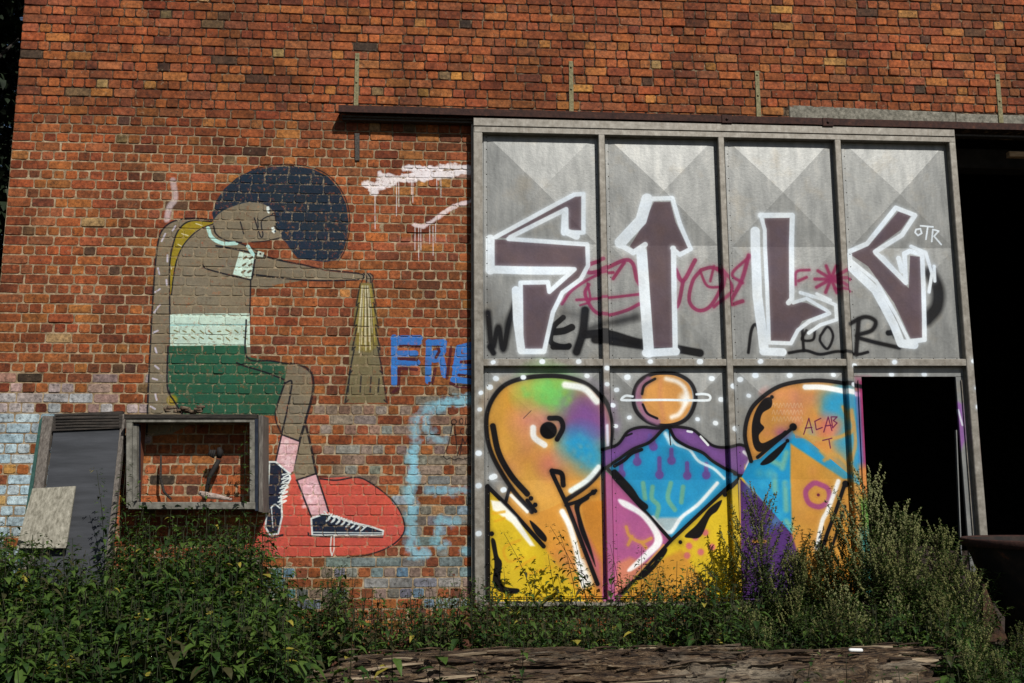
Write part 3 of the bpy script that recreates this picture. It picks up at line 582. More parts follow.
# old whitewash and blue wash left on single bricks: region, chance, strength, pigments
WASH = [(-60, 180, 372, 398, .35, .3, .75, [(200, 180, 178), (210, 200, 200)]), (-60, 180, 396, 414, .6, .4, .9, [(200, 188, 186), (190, 198, 200)]),
        (-60, 60, 412, 700, .93, .82, 1., [(176, 198, 206), (186, 206, 212), (165, 190, 200)]), (60, 140, 412, 460, .5, .4, .9, [(180, 195, 200)]),
        (318, 475, 404, 482, .45, .25, .65, [(120, 150, 140), (140, 140, 128), (150, 178, 172), (112, 150, 155)]), (360, 475, 380, 404, .25, .3, .6, [(130, 150, 140)]),
        (385, 478, 478, 560, .55, .25, .75, [(110, 170, 190), (120, 145, 140), (130, 180, 200)]), (335, 478, 552, 612, .65, .3, .8, [(80, 150, 180), (110, 160, 165), (120, 145, 140), (140, 160, 160)]), (232, 345, 552, 612, .6, .35, .85, [(90, 160, 165), (120, 150, 140), (95, 150, 175)]),
        (365, 470, 160, 215, .12, .2, .4, [(210, 190, 185)])]
wb = MB(); tints = []
RED = [(.33, .088, .030), (.27, .068, .026), (.36, .11, .034), (.22, .052, .022), (.32, .09, .03), (.29, .075, .032), (.37, .13, .042), (.16, .046, .026), (.33, .10, .045), (.26, .085, .042), (.30, .078, .027)]
ODD = [(.46, .2, .06), (.10, .045, .03), (.40, .26, .12), (.12, .06, .035), (.46, .22, .075), (.2, .12, .065), (.44, .18, .05), (.07, .045, .035)]
zz = ZB; row = 0
# align courses: a joint passes px (80, 246.1)
j0 = P(80, 246.1)[2]; zz = j0-math.ceil((j0-ZB)/PIT)*PIT
while zz < ZT:
    x = bx0; head = row % 2 == 0; first = True
    zc = zz+PIT/2
    while x < XR:
        L = STR/2 if head else STR
        if first: L = STR*.75 if head else STR; first = False
        r = random.random()
        if head and r < .06: L = STR
        elif not head and r < .08: L = STR/2
        L *= random.uniform(.95, 1.05)
        xm = x+L/2
        skip = False
        if xm+L/2 > ox0 and zc < oz1+.0: skip = True
        if lx0 < xm < lx1 and oz1-.01 < zc < lz1a: skip = True
        if xm >= lx1 and oz1-.01 < zc < lz1a-.03: skip = True
        x1 = x+L
        if xm < ox0+.1 and x1 > ox0 and zc < oz1: x1 = ox0; skip = (ox0-x) < .04
        if not skip:
            up_t = min(1, max(0, (zc-4.5)/.9)); above = random.random() < up_t
            mw = .0105*random.uniform(.8, 1.25); mh = .011*random.uniform(.8, 1.2)
            xa, xb = x+mw/2, x1-mw/2; za, zb = zz+mh/2, zz+PIT-mh/2
            prot = random.uniform(.0035, .0075)+random.uniform(.5, 1)*.0075*up_t
            if random.random() < .03: prot *= 1.8
            tilt = random.uniform(-.0018, .0018); bv = random.uniform(.004, .009); j = lambda s_=.003: random.uniform(-s_, s_)
            cc = random.uniform(.006, .014)
            ring = [(xa+cc, za), (xb-cc, za), (xb, za+cc), (xb, zb-cc), (xb-cc, zb), (xa+cc, zb), (xa, zb-cc), (xa, za+cc)]
            ring = [(a+j(), b+j(.0025)) for a, b in ring]
            cx_, cz_ = (xa+xb)/2, (za+zb)/2
            vs = [(a, .012, b) for a, b in ring]+[(a, -prot+bv*.7, b) for a, b in ring]
            for a, b in ring:
                dx, dz = cx_-a, cz_-b; l = math.hypot(dx, dz)
                vs.append((a+(bv if dx > 0 else -bv), -prot+tilt*(1 if a > cx_ else -1)+j(.0012), b+(bv*.7 if dz > 0 else -bv*.7)))
            fs = [tuple(range(16, 24))]
            for k in range(8):
                k2 = (k+1) % 8; fs.append((k, k+8, k2+8, k2)[::-1]); fs.append((k+8, k+16, k2+16, k2+8)[::-1])
            wb.add(vs, fs, 0)
            t = random.choice(ODD) if random.random() < .042 else (lambda a_, b_, k_: tuple(a_[i_]*k_+b_[i_]*(1-k_) for i_ in range(3)))(random.choice(RED), random.choice(RED), random.random())
            g = random.uniform(.72, 1.18); px_, py_ = colrow(xm, zc); t = tuple(min(1, q*g*hh*random.uniform(.92, 1.08)) for q, hh in zip(t, (1.0, 1.0, .86)))
            for (ra, rb, rc, rd, pr_, m0, m1_, cols) in WASH:
                if ra < px_ < rb and rc < py_ < rd and random.random() < pr_:
                    k_ = random.uniform(m0, m1_); wc = lin(random.choice(cols)); t = tuple(t[i_]*(1-k_)+wc[i_]*k_ for i_ in range(3))
            tints.append((t, 24))
        x = x+L
    zz += PIT; row += 1
nb = len(wb.v)
# mortar bed: a grid sheet with slight unevenness, with the opening left out, and the wall's body behind
def sheet(x0, x1, z0, z1, st=.06):
    nx = max(2, int((x1-x0)/st)); nz = max(2, int((z1-z0)/st))
    vs = [(x0+(x1-x0)*i/nx, -.0005+random.uniform(-.0022, .0018), z0+(z1-z0)*k/nz) for k in range(nz+1) for i in range(nx+1)]
    wb.add(vs, [(k*(nx+1)+i, k*(nx+1)+i+1, (k+1)*(nx+1)+i+1, (k+1)*(nx+1)+i) for k in range(nz) for i in range(nx)], 1, True)
sheet(bx0+.004, ox0-.002, ZB, oz1); sheet(bx0+.004, XR, oz1, ZT)
def body(x0, x1, y0, y1, z0, z1): wb.box(x0, x1, y0, y1, z0, z1, 1)
body(bx0+.006, ox0-.003, .02, .36, ZB, oz1-.001); body(bx0+.006, XR, .02, .36, oz1, ZT)
body(bx0+.006, bx0+.36, .361, 9, ZB, ZT)
wall = wb.build('wall', [M_BRICK, M_MORTAR], B, uv=(WX0, WX1, WZ0, WZ1), recalc=False)
ca = wall.data.attributes.new('tint', 'FLOAT_COLOR', 'POINT')
arr = np.ones((len(wb.v), 4), dtype=np.float32); k = 0
for t, cnt in tints: arr[k:k+cnt, :3] = t; k += cnt
ca.data.foreach_set('color', arr.ravel())
m = MB(); m.slab([(lx0, -.012, lz0+.002), (lx1, -.012, lz0+.002), (lx1, -.012, lz1a-.035), (lx0, -.012, lz1a)], .3, 0, .008)
m.build('lintel', M_CONC, B)
m = MB(); m.box(lx1+.004, XR, -.01, .3, lz0+.002, lz1a-.045, 0, .006); m.build('lintel', M_CONC, B)
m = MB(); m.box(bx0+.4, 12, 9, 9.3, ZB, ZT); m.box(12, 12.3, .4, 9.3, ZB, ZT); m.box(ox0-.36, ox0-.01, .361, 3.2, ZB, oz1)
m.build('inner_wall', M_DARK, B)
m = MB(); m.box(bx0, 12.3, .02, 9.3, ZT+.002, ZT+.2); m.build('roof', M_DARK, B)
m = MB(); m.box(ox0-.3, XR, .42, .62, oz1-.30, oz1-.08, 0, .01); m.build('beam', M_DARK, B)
a = P(1009.5, 153.5, .1); m = MB(); m.box(a[0], a[0]+1.2, .1, .16, a[2]-.03, a[2]+.028, 0, .006)
M_PLANK = noisy('pale_timber', (.30, .19, .10), (.46, .32, .19), 12, (1, 1, 6), bump=.3)
m.build('plank', M_PLANK, B, recalc=True)
m = MB(); m.box(XR, 12.3, .02, .36, ZB, ZT); m.build('end_wall', M_MORTAR, B)
# ------------------------------------------------------------------ ground
def zg(x, y): return .10*math.sin(x*.7+1)*math.sin(y*.9)+.03*math.sin(3.1*x+y*2.3)
n = NM('soil'); co = n.coord(); f = n.noise(co, 7, 8, .7)
n.base(n.ramp(f, [(.3, (.02, .016, .01)), (.6, (.06, .045, .028)), (.8, (.10, .08, .05))])); n.set(.95); n.bump(f, .8, .05)
g = MB(); N = 90
xs = [-60+120*i/N for i in range(N+1)]; xs = [8*math.sinh(q/60*3)/math.sinh(3)*7.5 for q in xs]
vs = []
for yy in xs:
    for xx in xs: vs.append((xx, yy, zg(xx, yy)-.02 if abs(xx) < 12 and yy < -.3 and yy > -9 else -.03))
g.add(vs, [(k*(N+1)+i, k*(N+1)+i+1, (k+1)*(N+1)+i+1, (k+1)*(N+1)+i) for k in range(N) for i in range(N)], 0, True)
go = g.build('ground', n.m, recalc=False); tag(go, kind='structure')
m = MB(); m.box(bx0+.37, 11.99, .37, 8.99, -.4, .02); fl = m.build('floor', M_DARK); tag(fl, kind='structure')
# rubble bank inside the doorway
n_ = noisy('dry_earth', (.014, .009, .007), (.035, .022, .016), 9, bump=.6)
m = MB(); nx, ny = 26, 12; vs = []
for k in range(ny+1):
    for i in range(nx+1):
        x = 3.2+4.2*i/nx; y = .5+2.2*k/ny; u = math.sin(math.pi*k/ny); v = max(0, math.sin(math.pi*i/nx))
        vs.append((x, y, .0+.86*u*v**.5*(1-.1*(i/nx))+random.uniform(-.02, .02)*u*v))
m.add(vs, [(k*(nx+1)+i, k*(nx+1)+i+1, (k+1)*(nx+1)+i+1, (k+1)*(nx+1)+i) for k in range(ny) for i in range(nx)], 0, True)
o = m.build('earth_heap', n_); tag(o, 'low brown heap of earth inside the dark doorway', 'heap')

# ------------------------------------------------------------------ sliding door
n = NM('galvanised_sheet'); co = n.coord('Object', (1, 1, .25)); c2 = n.coord()
f1 = n.noise(co, 9, 6, .65); f2 = n.noise(c2, 3.2, 4, .6); f3 = n.noise(n.coord('Object', (18, 18, .6)), 6, 3, .6)
c = n.ramp(f1, [(.3, (.165, .17, .165)), (.55, (.25, .255, .245)), (.8, (.35, .345, .32))])
c = n.mix(c, (.30, .24, .15), n.ramp(f2, [(.55, 0.), (.75, .3)])); c = n.mix(c, .2, n.ramp(f3, [(.5, 0.), (.85, .5)]))
tx = img(n, DOORIMG); pc = n.mix(tx.outputs['Color'], n.ramp(f1, [(.25, .85), (.7, 1.05)]), .5, 'MULTIPLY')
n.base(n.mix(c, pc, tx.outputs['Alpha']))
n.set(.52, .0, .5); inv = n.math('SUBTRACT', 1., tx.outputs['Alpha']); n.L(n.math('MULTIPLY', inv, .6), n.b.inputs['Metallic']); n.L(n.math('ADD', n.math('MULTIPLY', inv, .4), .1), n.b.inputs['Specular IOR Level'])
n.bump(n.noise(c2, 35, 3, .6), .12, .01); M_SHEET = n.m
n = NM('door_frame_steel'); co = n.coord('Object', (1, 1, 1)); f1 = n.noise(co, 16, 6, .7); f3 = n.noise(n.coord('Object', (14, 14, 1)), 6, 4, .6)
c = n.ramp(f1, [(.28, (.14, .125, .10)), (.55, (.26, .24, .205)), (.8, (.4, .38, .33))]); c = n.mix(c, (.16, .12, .08), n.ramp(f3, [(.52, 0.), (.8, .55)]))
tx = img(n, DOORIMG)
# only the spots and lower mural reach the raised frame: the paint layer itself carries the shapes
n.base(n.mix(c, tx.outputs['Color'], n.math('MULTIPLY', tx.outputs['Alpha'], .96))); n.set(.55, .25, .4); n.bump(f1, .15, .006); M_FRAME = n.m
UVD = (DX0, DX1, DZ0, DZ1)
dl = P(474, 600, -.1)
DR = thing('sliding_door', (dl[0], -.1, dl[2]), 'tall galvanised steel sliding door painted with white outlined letters above and a bright planet mural below', 'door')
YF = -.148
def quadp(x0t, x1t, yt0, yt1, x0b, x1b, yb0, yb1, Y):
    return [P(x0b, yb0, Y), P(x1b, yb1, Y), P(x1t, yt1, Y), P(x0t, yt0, Y)]
def fr(name, q, yb, bev=.006, mat=None, extra=None):
    m = MB(); m.slab(q, yb, 0, bev)
    if extra: extra(m)
    return m.build(name, mat or M_FRAME, DR, uv=UVD)
# flange + left stile
fr('stile', quadp(473.2, 482.4, 119, 119, 474.8, 484.5, 612, 612, YF), -.05, extra=lambda m: m.slab([P(471.6, 612, -.09), P(474.9, 612, -.09), P(473.6, 124, -.09), P(471.2, 124, -.09)], -.04))
fr('stile', quadp(948.2, 954.6, 129.5, 129.5, 985.0, 993.4, 600, 600, YF), -.05)
def toprail(m):
    m.slab([P(473.5, 125.5, YF-.014), P(954.8, 136.5, YF-.014), P(954.4, 129.5, YF-.014), P(473.5, 117.6, YF-.014)], YF+.004, 0, .004)
fr('top_rail', quadp(473.3, 954.8, 117.4, 129.3, 473.8, 955.2, 132.2, 142.4, YF-.004), -.05, extra=toprail)
fr('middle_rail', quadp(482.5, 969.5, 358.9, 358.9, 482.5, 969.8, 366.1, 366.1, YF+.006), -.05)
fr('bottom_rail', quadp(484, 862, 600.5, 598, 484, 863, 607, 605, YF+.03), -.05)
MU = [((598.3, 604.6, 135.0), (607.9, 614.5)), ((717.9, 723.9, 138.0), (735.8, 742.6)), ((834.4, 840.5, 140.0), (860.0, 866.6))]
for (a, b, y), (c_, d) in MU: fr('mullion', [P(c_, 600, YF-.002), P(d, 600, YF-.002), P(b, y-4, YF-.002), P(a, y-4, YF-.002)], -.05)
# grid lines on the panel plane
def edge(i, y):
    if i == 0: xa, ya, xb, yb_ = 480, 120, 482, 600
    elif i == 4: xa, ya, xb, yb_ = 951, 135, 989, 600
    else:
        (a, b, yt), (c_, d) = MU[i-1]; xa, ya, xb, yb_ = (a+b)/2, yt, (c_+d)/2, 600
    return xa+(xb-xa)*(y-ya)/(yb_-ya)
def bil(q, u, v): # q: bl, br, tr, tl
    a = Vector(q[0]).lerp(Vector(q[1]), u); b = Vector(q[3]).lerp(Vector(q[2]), u); return a.lerp(b, v)
def panel(q, two=True, riv=True):
    m = MB(); Wd = (Vector(q[1])-Vector(q[0])).length; Ht = (Vector(q[3])-Vector(q[0])).length
    L_, R_ = .068/Wd, .068/Wd; Bt, Tp = .045/Ht, .05/Ht
    # backing sheet
    m.slab([bil(q, 0, 0)+Vector((0, .006, 0)), bil(q, 1, 0)+Vector((0, .006, 0)), bil(q, 1, 1)+Vector((0, .006, 0)), bil(q, 0, 1)+Vector((0, .006, 0))], YP+.02)
    # folded pyramids
    nP = 2 if two else 1
    for s in range(nP):
        v0 = Bt+(1-Bt-Tp)*s/nP; v1 = Bt+(1-Bt-Tp)*(s+1)/nP
        c4 = [bil(q, L_, v0), bil(q, 1-R_, v0), bil(q, 1-R_, v1), bil(q, L_, v1)]
        ap = sum(c4, Vector())/4+Vector((0, -.037 if s == 1 else -.017, 0))
        K_ = 5; vs = []; fs = []
        # each facet its own slightly dented triangle
        for k in range(4):
            a, b = c4[k], c4[(k+1) % 4]; o = len(vs); idx = {}
            for i in range(K_+1):
                for j_ in range(K_+1-i):
                    u = i/K_; v = j_/K_; p = ap*(1-u-v)+a*u+b*v
                    inner = 0 < i and 0 < j_ and i+j_ < K_
                    p = p+Vector((0, random.uniform(-.0007, .0007) if inner else 0, 0)); idx[i, j_] = o+len(vs)-o; vs.append(p)
            for i in range(K_):
                for j_ in range(K_-i):
                    fs.append((idx[i, j_], idx[i+1, j_], idx[i, j_+1]))
                    if i+j_ < K_-1: fs.append((idx[i+1, j_], idx[i+1, j_+1], idx[i, j_+1]))
        m.add(vs, fs, 0)
    # cover strips with rivets
    def strip(u0, u1, v0, v1):
        m.slab([bil(q, u0, v0)+Vector((0, -.003, 0)), bil(q, u1, v0)+Vector((0, -.003, 0)), bil(q, u1, v1)+Vector((0, -.003, 0)), bil(q, u0, v1)+Vector((0, -.003, 0))], YP+.004, 0, .001)
    strip(L_*.5, L_*.98, .01, .99); strip(1-R_*.98, 1-R_*.5, .01, .99)
    strip(L_, 1-R_, Bt*.35, Bt*.95); 
    def rivet(u, v):
        p = bil(q, u, v)+Vector((0, -.0035, 0)); r = .006; vs = [p+Vector((r*math.cos(a*math.pi/3), 0, r*math.sin(a*math.pi/3))) for a in range(6)]+[p+Vector((0, -.004, 0))]
        m.add(vs, [(a, (a+1) % 6, 6) for a in range(6)], 1)
    nr = int(Ht/.125)
    for i in range(nr): v = (i+.5)/nr; rivet(L_*.9, v); rivet(1-R_*.9, v)
    nr = int((Wd-.12)/.12)
    for i in range(nr): rivet(L_+(1-L_-R_)*(i+.5)/nr, Bt*.75)
    return m.build('panel', [M_SHEET, M_RIVET], DR, uv=UVD)
M_RIVET = noisy('dark_rivet', (.03, .028, .025), (.08, .07, .06), 60, rough=.6, metal=.5, bump=0)
for i in range(4):
    q = [P(edge(i, 362), 362, YP), P(edge(i+1, 362), 362, YP), P(edge(i+1, 131+i*2.5), 131+i*2.5, YP), P(edge(i, 131+i*2.5), 131+i*2.5, YP)]
    panel(q)
for i in range(3):
    q = [P(edge(i, 599), 599-i, YP), P(edge(i+1, 599), 598-i, YP), P(edge(i+1, 366), 366, YP), P(edge(i, 366), 366, YP)]
    panel(q)
# wicket doorway: surround strips
sub_ = lambda pts, yb: pts
m = MB()
m.slab([P(857.5, 598, YP), P(872.5, 598, YP), P(861.5, 377, YP), P(847.5, 377, YP)], -.05, 0, .003)
m.slab([P(853.9, 376.8, YP), P(966, 376.8, YP), P(965.4, 366, YP), P(853, 366, YP)], -.05, 0, .003)
m.slab([P(971.2, 580, YP), P(984, 580, YP), P(966.4, 377, YP), P(955.6, 377, YP)], -.05, 0, .003)
m.slab([P(961.8, 575, YP-.012), P(962.8, 575, YP-.012), P(957.0, 430, YP-.012), P(956, 430, YP-.012)], -.06, 0)
wk = m.build('doorway_frame', M_SHEET, DR, uv=UVD)
m = MB()
m.prism(P(858.3, 380, YP-.008), P(868.0, 590, YP-.008), .006, .016); m.prism(P(961.2, 380, YP-.008), P(975.0, 560, YP-.008), .006, .016)
m.build('door_stop', M_FRAME, DR, uv=UVD)
# hangers
for px, py in ((727, 118.5), (828, 121.5)):
    a = P(px-5, py+4.5, -.175); b = P(px+5, py-3.5, -.175); m = MB(); m.box(a[0], b[0], -.178, -.11, a[2], b[2], 0, .004)
    m.tube([(a[0]*.5+b[0]*.5, -.187, (a[2]+b[2])/2), (a[0]*.5+b[0]*.5, -.178, (a[2]+b[2])/2)], .015, 6); m.build('hanger', M_RUST, DR)

# ------------------------------------------------------------------ track
tl = P(338, 105, -.17)
TR = thing('door_track', (tl[0], 0, tl[2]), 'long rusty overhead track the steel door hangs from, bolted across the bricks', 'rail')
YT = -.17
def ty(x): return 104.8+(x-338)*(123.6-104.8)/(1024-338)
A0 = Vector(P(338.5, ty(338), YT)); A1 = Vector(P(1040, ty(1040), YT)); d = (A1-A0).normalized(); A1 = A0+d*(XR-.3-A0.x)
m = MB(); dn = Vector((0, 0, 1)); hz = .07
nseg = 60
pts = [A0.lerp(A1, i/nseg) for i in range(nseg+1)]; vs = []; fs = []
for p in pts:
    j1 = random.uniform(-.002, .002)
    for y, z in ((YT+j1, 0), (YT+j1, -hz), (YT+.008, -hz), (YT+.008, -.008), (-.001, -.008), (-.001, 0)): vs.append((p.x, y, p.z+z+random.uniform(-.0012, .0012)))
for k in range(nseg):
    for i in range(6): fs.append((k*6+i, k*6+(i+1) % 6, (k+1)*6+(i+1) % 6, (k+1)*6+i))
fs += [tuple(range(6)), tuple(nseg*6+i for i in range(6))]
m.add(vs, fs, 0); m.build('rail', M_RUST, TR)
q0 = A0+Vector((.03, .07, -.088)); m = MB(); m.prism(q0, q0+d*4.9, .022, .016); m.prism(q0+Vector((0, .035, -.02)), q0+d*7+Vector((0, .035, -.02)), .05, .02)
m.build('guide_bar', M_RIVET, TR)
for x, y0, y1 in ((357.3, 53, 106), (571, 61, 112), (757, 69, 117), (997.5, 74, 123)):
    dx = (y1-y0)*(x-512)/5907
    m = MB(); m.slab([P(x+dx-2.3, y1, -.022), P(x+dx+2.3, y1, -.022), P(x+2.1, y0, -.022), P(x-2.1, y0, -.022)], -.004, 0, .002)
    for fy in (.12, .55): p = P(x+dx*fy, y0+(y1-y0)*fy, -.022); m.tube([(p[0], -.03, p[2]), (p[0], -.02, p[2])], .011, 6)
    m.build('strap', M_STRAP, TR)
m = MB(); m.slab([P(355, 160.5, -.02), P(359.5, 160.5, -.02), P(359.5, 133, -.02), P(354.5, 133, -.02)], -.003, 0, .002); m.build('strap', M_RIVET, TR)

# ------------------------------------------------------------------ timber materials
M_GREYWOOD = noisy('weathered_timber', (.06, .05, .042), (.17, .15, .13), 9, (7, 7, .8), bump=.6, c3=(.32, .3, .27))
M_SILLW = noisy('pale_weathered_frame', (.09, .085, .07), (.21, .20, .17), 14, (1, 1, 1), bump=.4, c3=(.42, .4, .35))
M_DARKW = noisy('rotten_dark_timber', (.012, .011, .01), (.05, .04, .032), 10, (.7, 3, 8), bump=.9, c3=(.13, .10, .075))
M_BOARD = noisy('black_board', (.022, .024, .028), (.042, .045, .052), 3, (.6, 1, 5), rough=.6, bump=.12, c3=(.06, .064, .07))
M_GREEN = noisy('flaking_green_paint', (.012, .045, .04), (.03, .085, .07), 20, bump=.3)
M_NAVYP = noisy('dark_blue_paint', (.008, .012, .022), (.02, .028, .045), 18, bump=.3)
M_PLY = noisy('raw_plywood', (.13, .12, .09), (.33, .31, .25), 7, (6, 6, 1.1), bump=.3, c3=(.48, .46, .38))
M_REDW = noisy('red_brown_board', (.10, .035, .02), (.2, .07, .035), 12, (1, 3, .5), bump=.3)
M_BARK = noisy('broken_bark', (.05, .033, .02), (.17, .12, .08), 30, bump=.8, c3=(.36, .3, .24))

# ------------------------------------------------------------------ window casing
YW = -.30
wq = lambda x0, y0, x1, y1, Y=YW: [P(x0, y1, Y), P(x1, y1, Y), P(x1, y0, Y), P(x0, y0, Y)]
a = P(130, 512, YW); b = P(256, 512, YW)
WN = thing('window_casing', ((a[0]+b[0])/2, -.15, a[2]), 'empty wooden window casing standing out from the wall, bricked up behind, beside the black board', 'window frame')
m = MB(); m.slab(wq(124, 414.2, 257, 418.8), -.013, 0, .004); m.build('head', M_DARKW, WN)
m = MB(); m.slab(wq(126, 419.1, 255, 422.3, YW+.012), -.21, 0, .003); m.slab(wq(249.6, 422.4, 254.6, 503), -.22, 0, .003)
m.slab(wq(126.0, 422.5, 132.0, 508), -.2, 0, .004); m.slab(wq(132.2, 426, 136.6, 501.8, YW-.012), -.24, 0, .003); m.build('frame', M_SILLW, WN)
m = MB(); m.slab(wq(128, 502.2, 255, 509.5, YW-.02), -.015, 0, .006); m.build('sill', M_SILLW, WN)
# right board of the casing with its outer face
m = MB(); m.slab([P(258.4, 512, YW), P(263, 513, YW), P(263, 415.5, YW), P(258.2, 415.5, YW)], -.014, 0, .006); m.build('jamb', M_GREYWOOD, WN)
m = MB(); m.slab(wq(254.8, 418.9, 258.0, 511), -.2, 0, .002); m.build('jamb_edge', M_NAVYP, WN)
a = P(137, 450, -.2); m = MB(); x = P(137.5, 460, -.19)[0]
m.box(x-.03, x, -.189, -.014, P(0, 507, -.1)[2], P(0, 421, -.2)[2], 0, .003); m.build('side_board', M_REDW, WN)
m = MB(); m.slab(wq(131, 424, 139, 502, -.245), -.195); m.build('side_board', M_NAVYP, WN)
M_RUSTP2 = noisy('black_iron', (.008, .007, .007), (.02, .016, .014), 12, rough=.8, bump=.3)
# things in and on the casing
m = MB(); p = [P(161, 455, -.12), P(160.5, 478, -.13), P(164, 492, -.15), P(171, 499, -.17)]; m.tube(p, [.008, .012, .013, .01], 6)
o = m.build('dead_stem', M_DARKW); tag(o, 'thin dark curved stem standing at the left inside the window casing', 'stem')
m = MB(); p0 = Vector(P(219, 460, -.14)); p1 = Vector(P(209, 478, -.17)); m.tube([p0, p0.lerp(p1, .5), p1, Vector(P(205, 500, -.19))], [.02, .024, .02, .016], 10)
m.tube([P(219, 447.5, -.15), P(220, 452, -.15), P(219, 458, -.14)], [.018, .032, .022], 10)
for s in range(3): m.tube([P(211+s*2, 450, -.17), P(209+s*2, 456+s, -.18)], .012, 6)
o = m.build('rusty_pipe', M_RUSTP2); tag(o, 'blackened bent pipe end leaning inside the window casing', 'pipe')
m = MB(); m.tube([P(199, 492.5, -.24), P(205, 495, -.24), P(216, 496.5, -.23), P(232, 499.5, -.22)], [.018, .03, .025, .012], 8)
o = m.build('crumpled_rag', noisy('dirty_rag', (.2, .15, .12), (.45, .36, .32), 25, bump=.8)); tag(o, 'crumpled pale pinkish rag lying on the window sill', 'rag')
m = MB()
for i in range(26):
    x = random.uniform(163, 200); y = random.uniform(407.5, 412.5); L = random.uniform(3, 9)
    Y = random.uniform(-.26, -.12); m.tube([P(x, y, Y), P(x+L, y+random.uniform(-1.2, 1.2), Y+random.uniform(-.02, .02))], [random.uniform(.01, .024), random.uniform(.004, .015)], 5)
o = m.build('rotten_wood_chunk', M_BARK); tag(o, 'crumbling chunk of bark and rotten wood lying on top of the window casing', 'wood chunk')

# ------------------------------------------------------------------ leaning frame with black board
def lean(x, y): # depth grows towards the bottom
    return -.07-.42*(y-412)/130
LP = lambda x, y, o=0.: P(x, y, lean(x, y)-o)
FRM = thing('leaning_window_frame', LP(60, 560), 'old timber window frame with a black board leaning on the wall at the left', 'window frame')
def lslab(m, q, th, mi=0):
    q = [Vector(p) for p in q]; bk = [p+Vector((0, th, -.002)) for p in q]
    m.add(q+bk, [(0, 1, 2, 3), (7, 6, 5, 4)]+[(i, i+4, (i+1) % 4+4, (i+1) % 4) for i in range(4)], mi)
m = MB(); lslab(m, [LP(31, 500, .0), LP(41.5, 500, .0), LP(53, 416, .0), LP(42.5, 416, .0)], .05); lslab(m, [LP(20, 585), LP(30, 585), LP(41.4, 500.3), LP(30.9, 500.3)], .05)
m.build('stile', M_GREYWOOD, FRM)
m = MB(); lslab(m, [LP(14, 585, .004), LP(19.6, 585, .004), LP(42.3, 417, .004), LP(39.5, 420, .004)], .06); m.build('green_edge', M_GREEN, FRM)
m = MB(); lslab(m, [LP(103, 585), LP(108.5, 585), LP(125.5, 414), LP(121.5, 414)], .05); m.build('stile', M_GREYWOOD, FRM)
m = MB(); lslab(m, [LP(52, 431, .01), LP(121.4, 428, .01), LP(122.5, 411, .01), LP(54.5, 414, .01)], .06)
for i in range(5): y = 416+i*3; m.tube([LP(56, y, .012), LP(85, y-random.uniform(.4, 1.4), .014), LP(119, y-1.4, .012)], random.uniform(.005, .012), 5)
m.build('top_rail', M_DARKW, FRM)
m = MB(); lslab(m, [LP(33, 585, -.015), LP(103, 585, -.015), LP(120.6, 429, -.015), LP(53.5, 431.5, -.015)], .012)
lslab(m, [LP(47.6, 450.5, -.012), LP(118.3, 447.6, -.012), LP(118.5, 446.6, -.012), LP(48, 449.3, -.012)], .004)
m.build('board', M_BOARD, FRM)
m = MB(); lslab(m, [LP(16, 548, .09), LP(66, 548, .09), LP(75.5, 486, .07), LP(32.5, 488.5, .07)], .018)
o = m.build('plywood_offcut', M_PLY); tag(o, 'small weathered plywood board leaning against the black board', 'board')

# ------------------------------------------------------------------ log
n = NM('rotten_log'); co = n.coord('Object', (.55, 3.2, 3.2)); f = n.noise(co, 8, 9, .78); f2 = n.noise(n.coord('Object', (.3, 1, 1)), 3.5, 4, .6); f3 = n.noise(n.coord('Object', (1.4, 9, 9)), 9, 6, .7)
c = n.ramp(f, [(.38, (.012, .007, .005)), (.48, (.07, .042, .024)), (.57, (.19, .125, .07)), (.7, (.5, .43, .31))])
c = n.mix(c, (.42, .36, .27), n.ramp(f2, [(.52, 0.), (.66, .6)])); c = n.mix(c, (.018, .012, .009), n.ramp(f3, [(.5, 0.), (.6, .95)]))
n.base(c); n.set(.92); n.bump(n.math('ADD', f, n.math('MULTIPLY', f3, .6)), 1., .035); M_LOG = n.m
lx0_ = P(322, 655, -2.45)[0]; lx1_ = P(925, 665, -2.6)[0]
m = MB(); NS, NR = 420, 72; vs = []
hn = vnoise(NS+1, NR, 22, 4); hx = vnoise(NR, NS+1, 60, 3)
ring_n = vnoise(8*NR, NS+1, 30, 4)
for i in range(NS+1):
    t = i/NS; x = lx0_+(lx1_-lx0_)*t
    R = .262*(1+.07*math.sin(t*11+1)+.045*math.sin(t*23))*(1-.38*math.exp(-t*11))*(1 if t < .97 else 1-.25*(t-.97)/.03)
    cz = .13+.02*math.sin(t*7)+(-.05*math.exp(-t*6)); cy = -2.5+.04*math.sin(t*5)
    for k in range(NR):
        a = 2*math.pi*k/NR; s = math.sin(a)
        kk = k if k < NR/2 else NR-k; rn = ring_n[(kk*8+(3 if k < NR/2 else 280)) % (8*NR), i]; stretch = rn-.5; rdg = 1-abs(2*rn-1)
        # long splinter ridges along the length
        rr = R*(1+.22*stretch-.5*max(0, rdg-.86)*2+.055*math.sin(k*1.1+math.sin(t*9)*2.5)+.05*(hn[i, k]-.5))
        if math.sin(k*.9+t*5+3*stretch) > .8: rr -= .028
        if abs(k-NR*.25) < 9 and t > .62: rr -= .05*(1 if (math.sin(t*40)+.4*math.sin(t*97)) > .1 else .35)*(1-abs(k-NR*.25)/9)
        vs.append((x, cy+rr*math.cos(a)*1.05, cz+rr*s*.93))
fs = [(i*NR+k, i*NR+(k+1) % NR, (i+1)*NR+(k+1) % NR, (i+1)*NR+k) for i in range(NS) for k in range(NR)]
fs += [tuple(range(NR))[::-1], tuple(NS*NR+k for k in range(NR))]
m.add(vs, fs, 0, True)
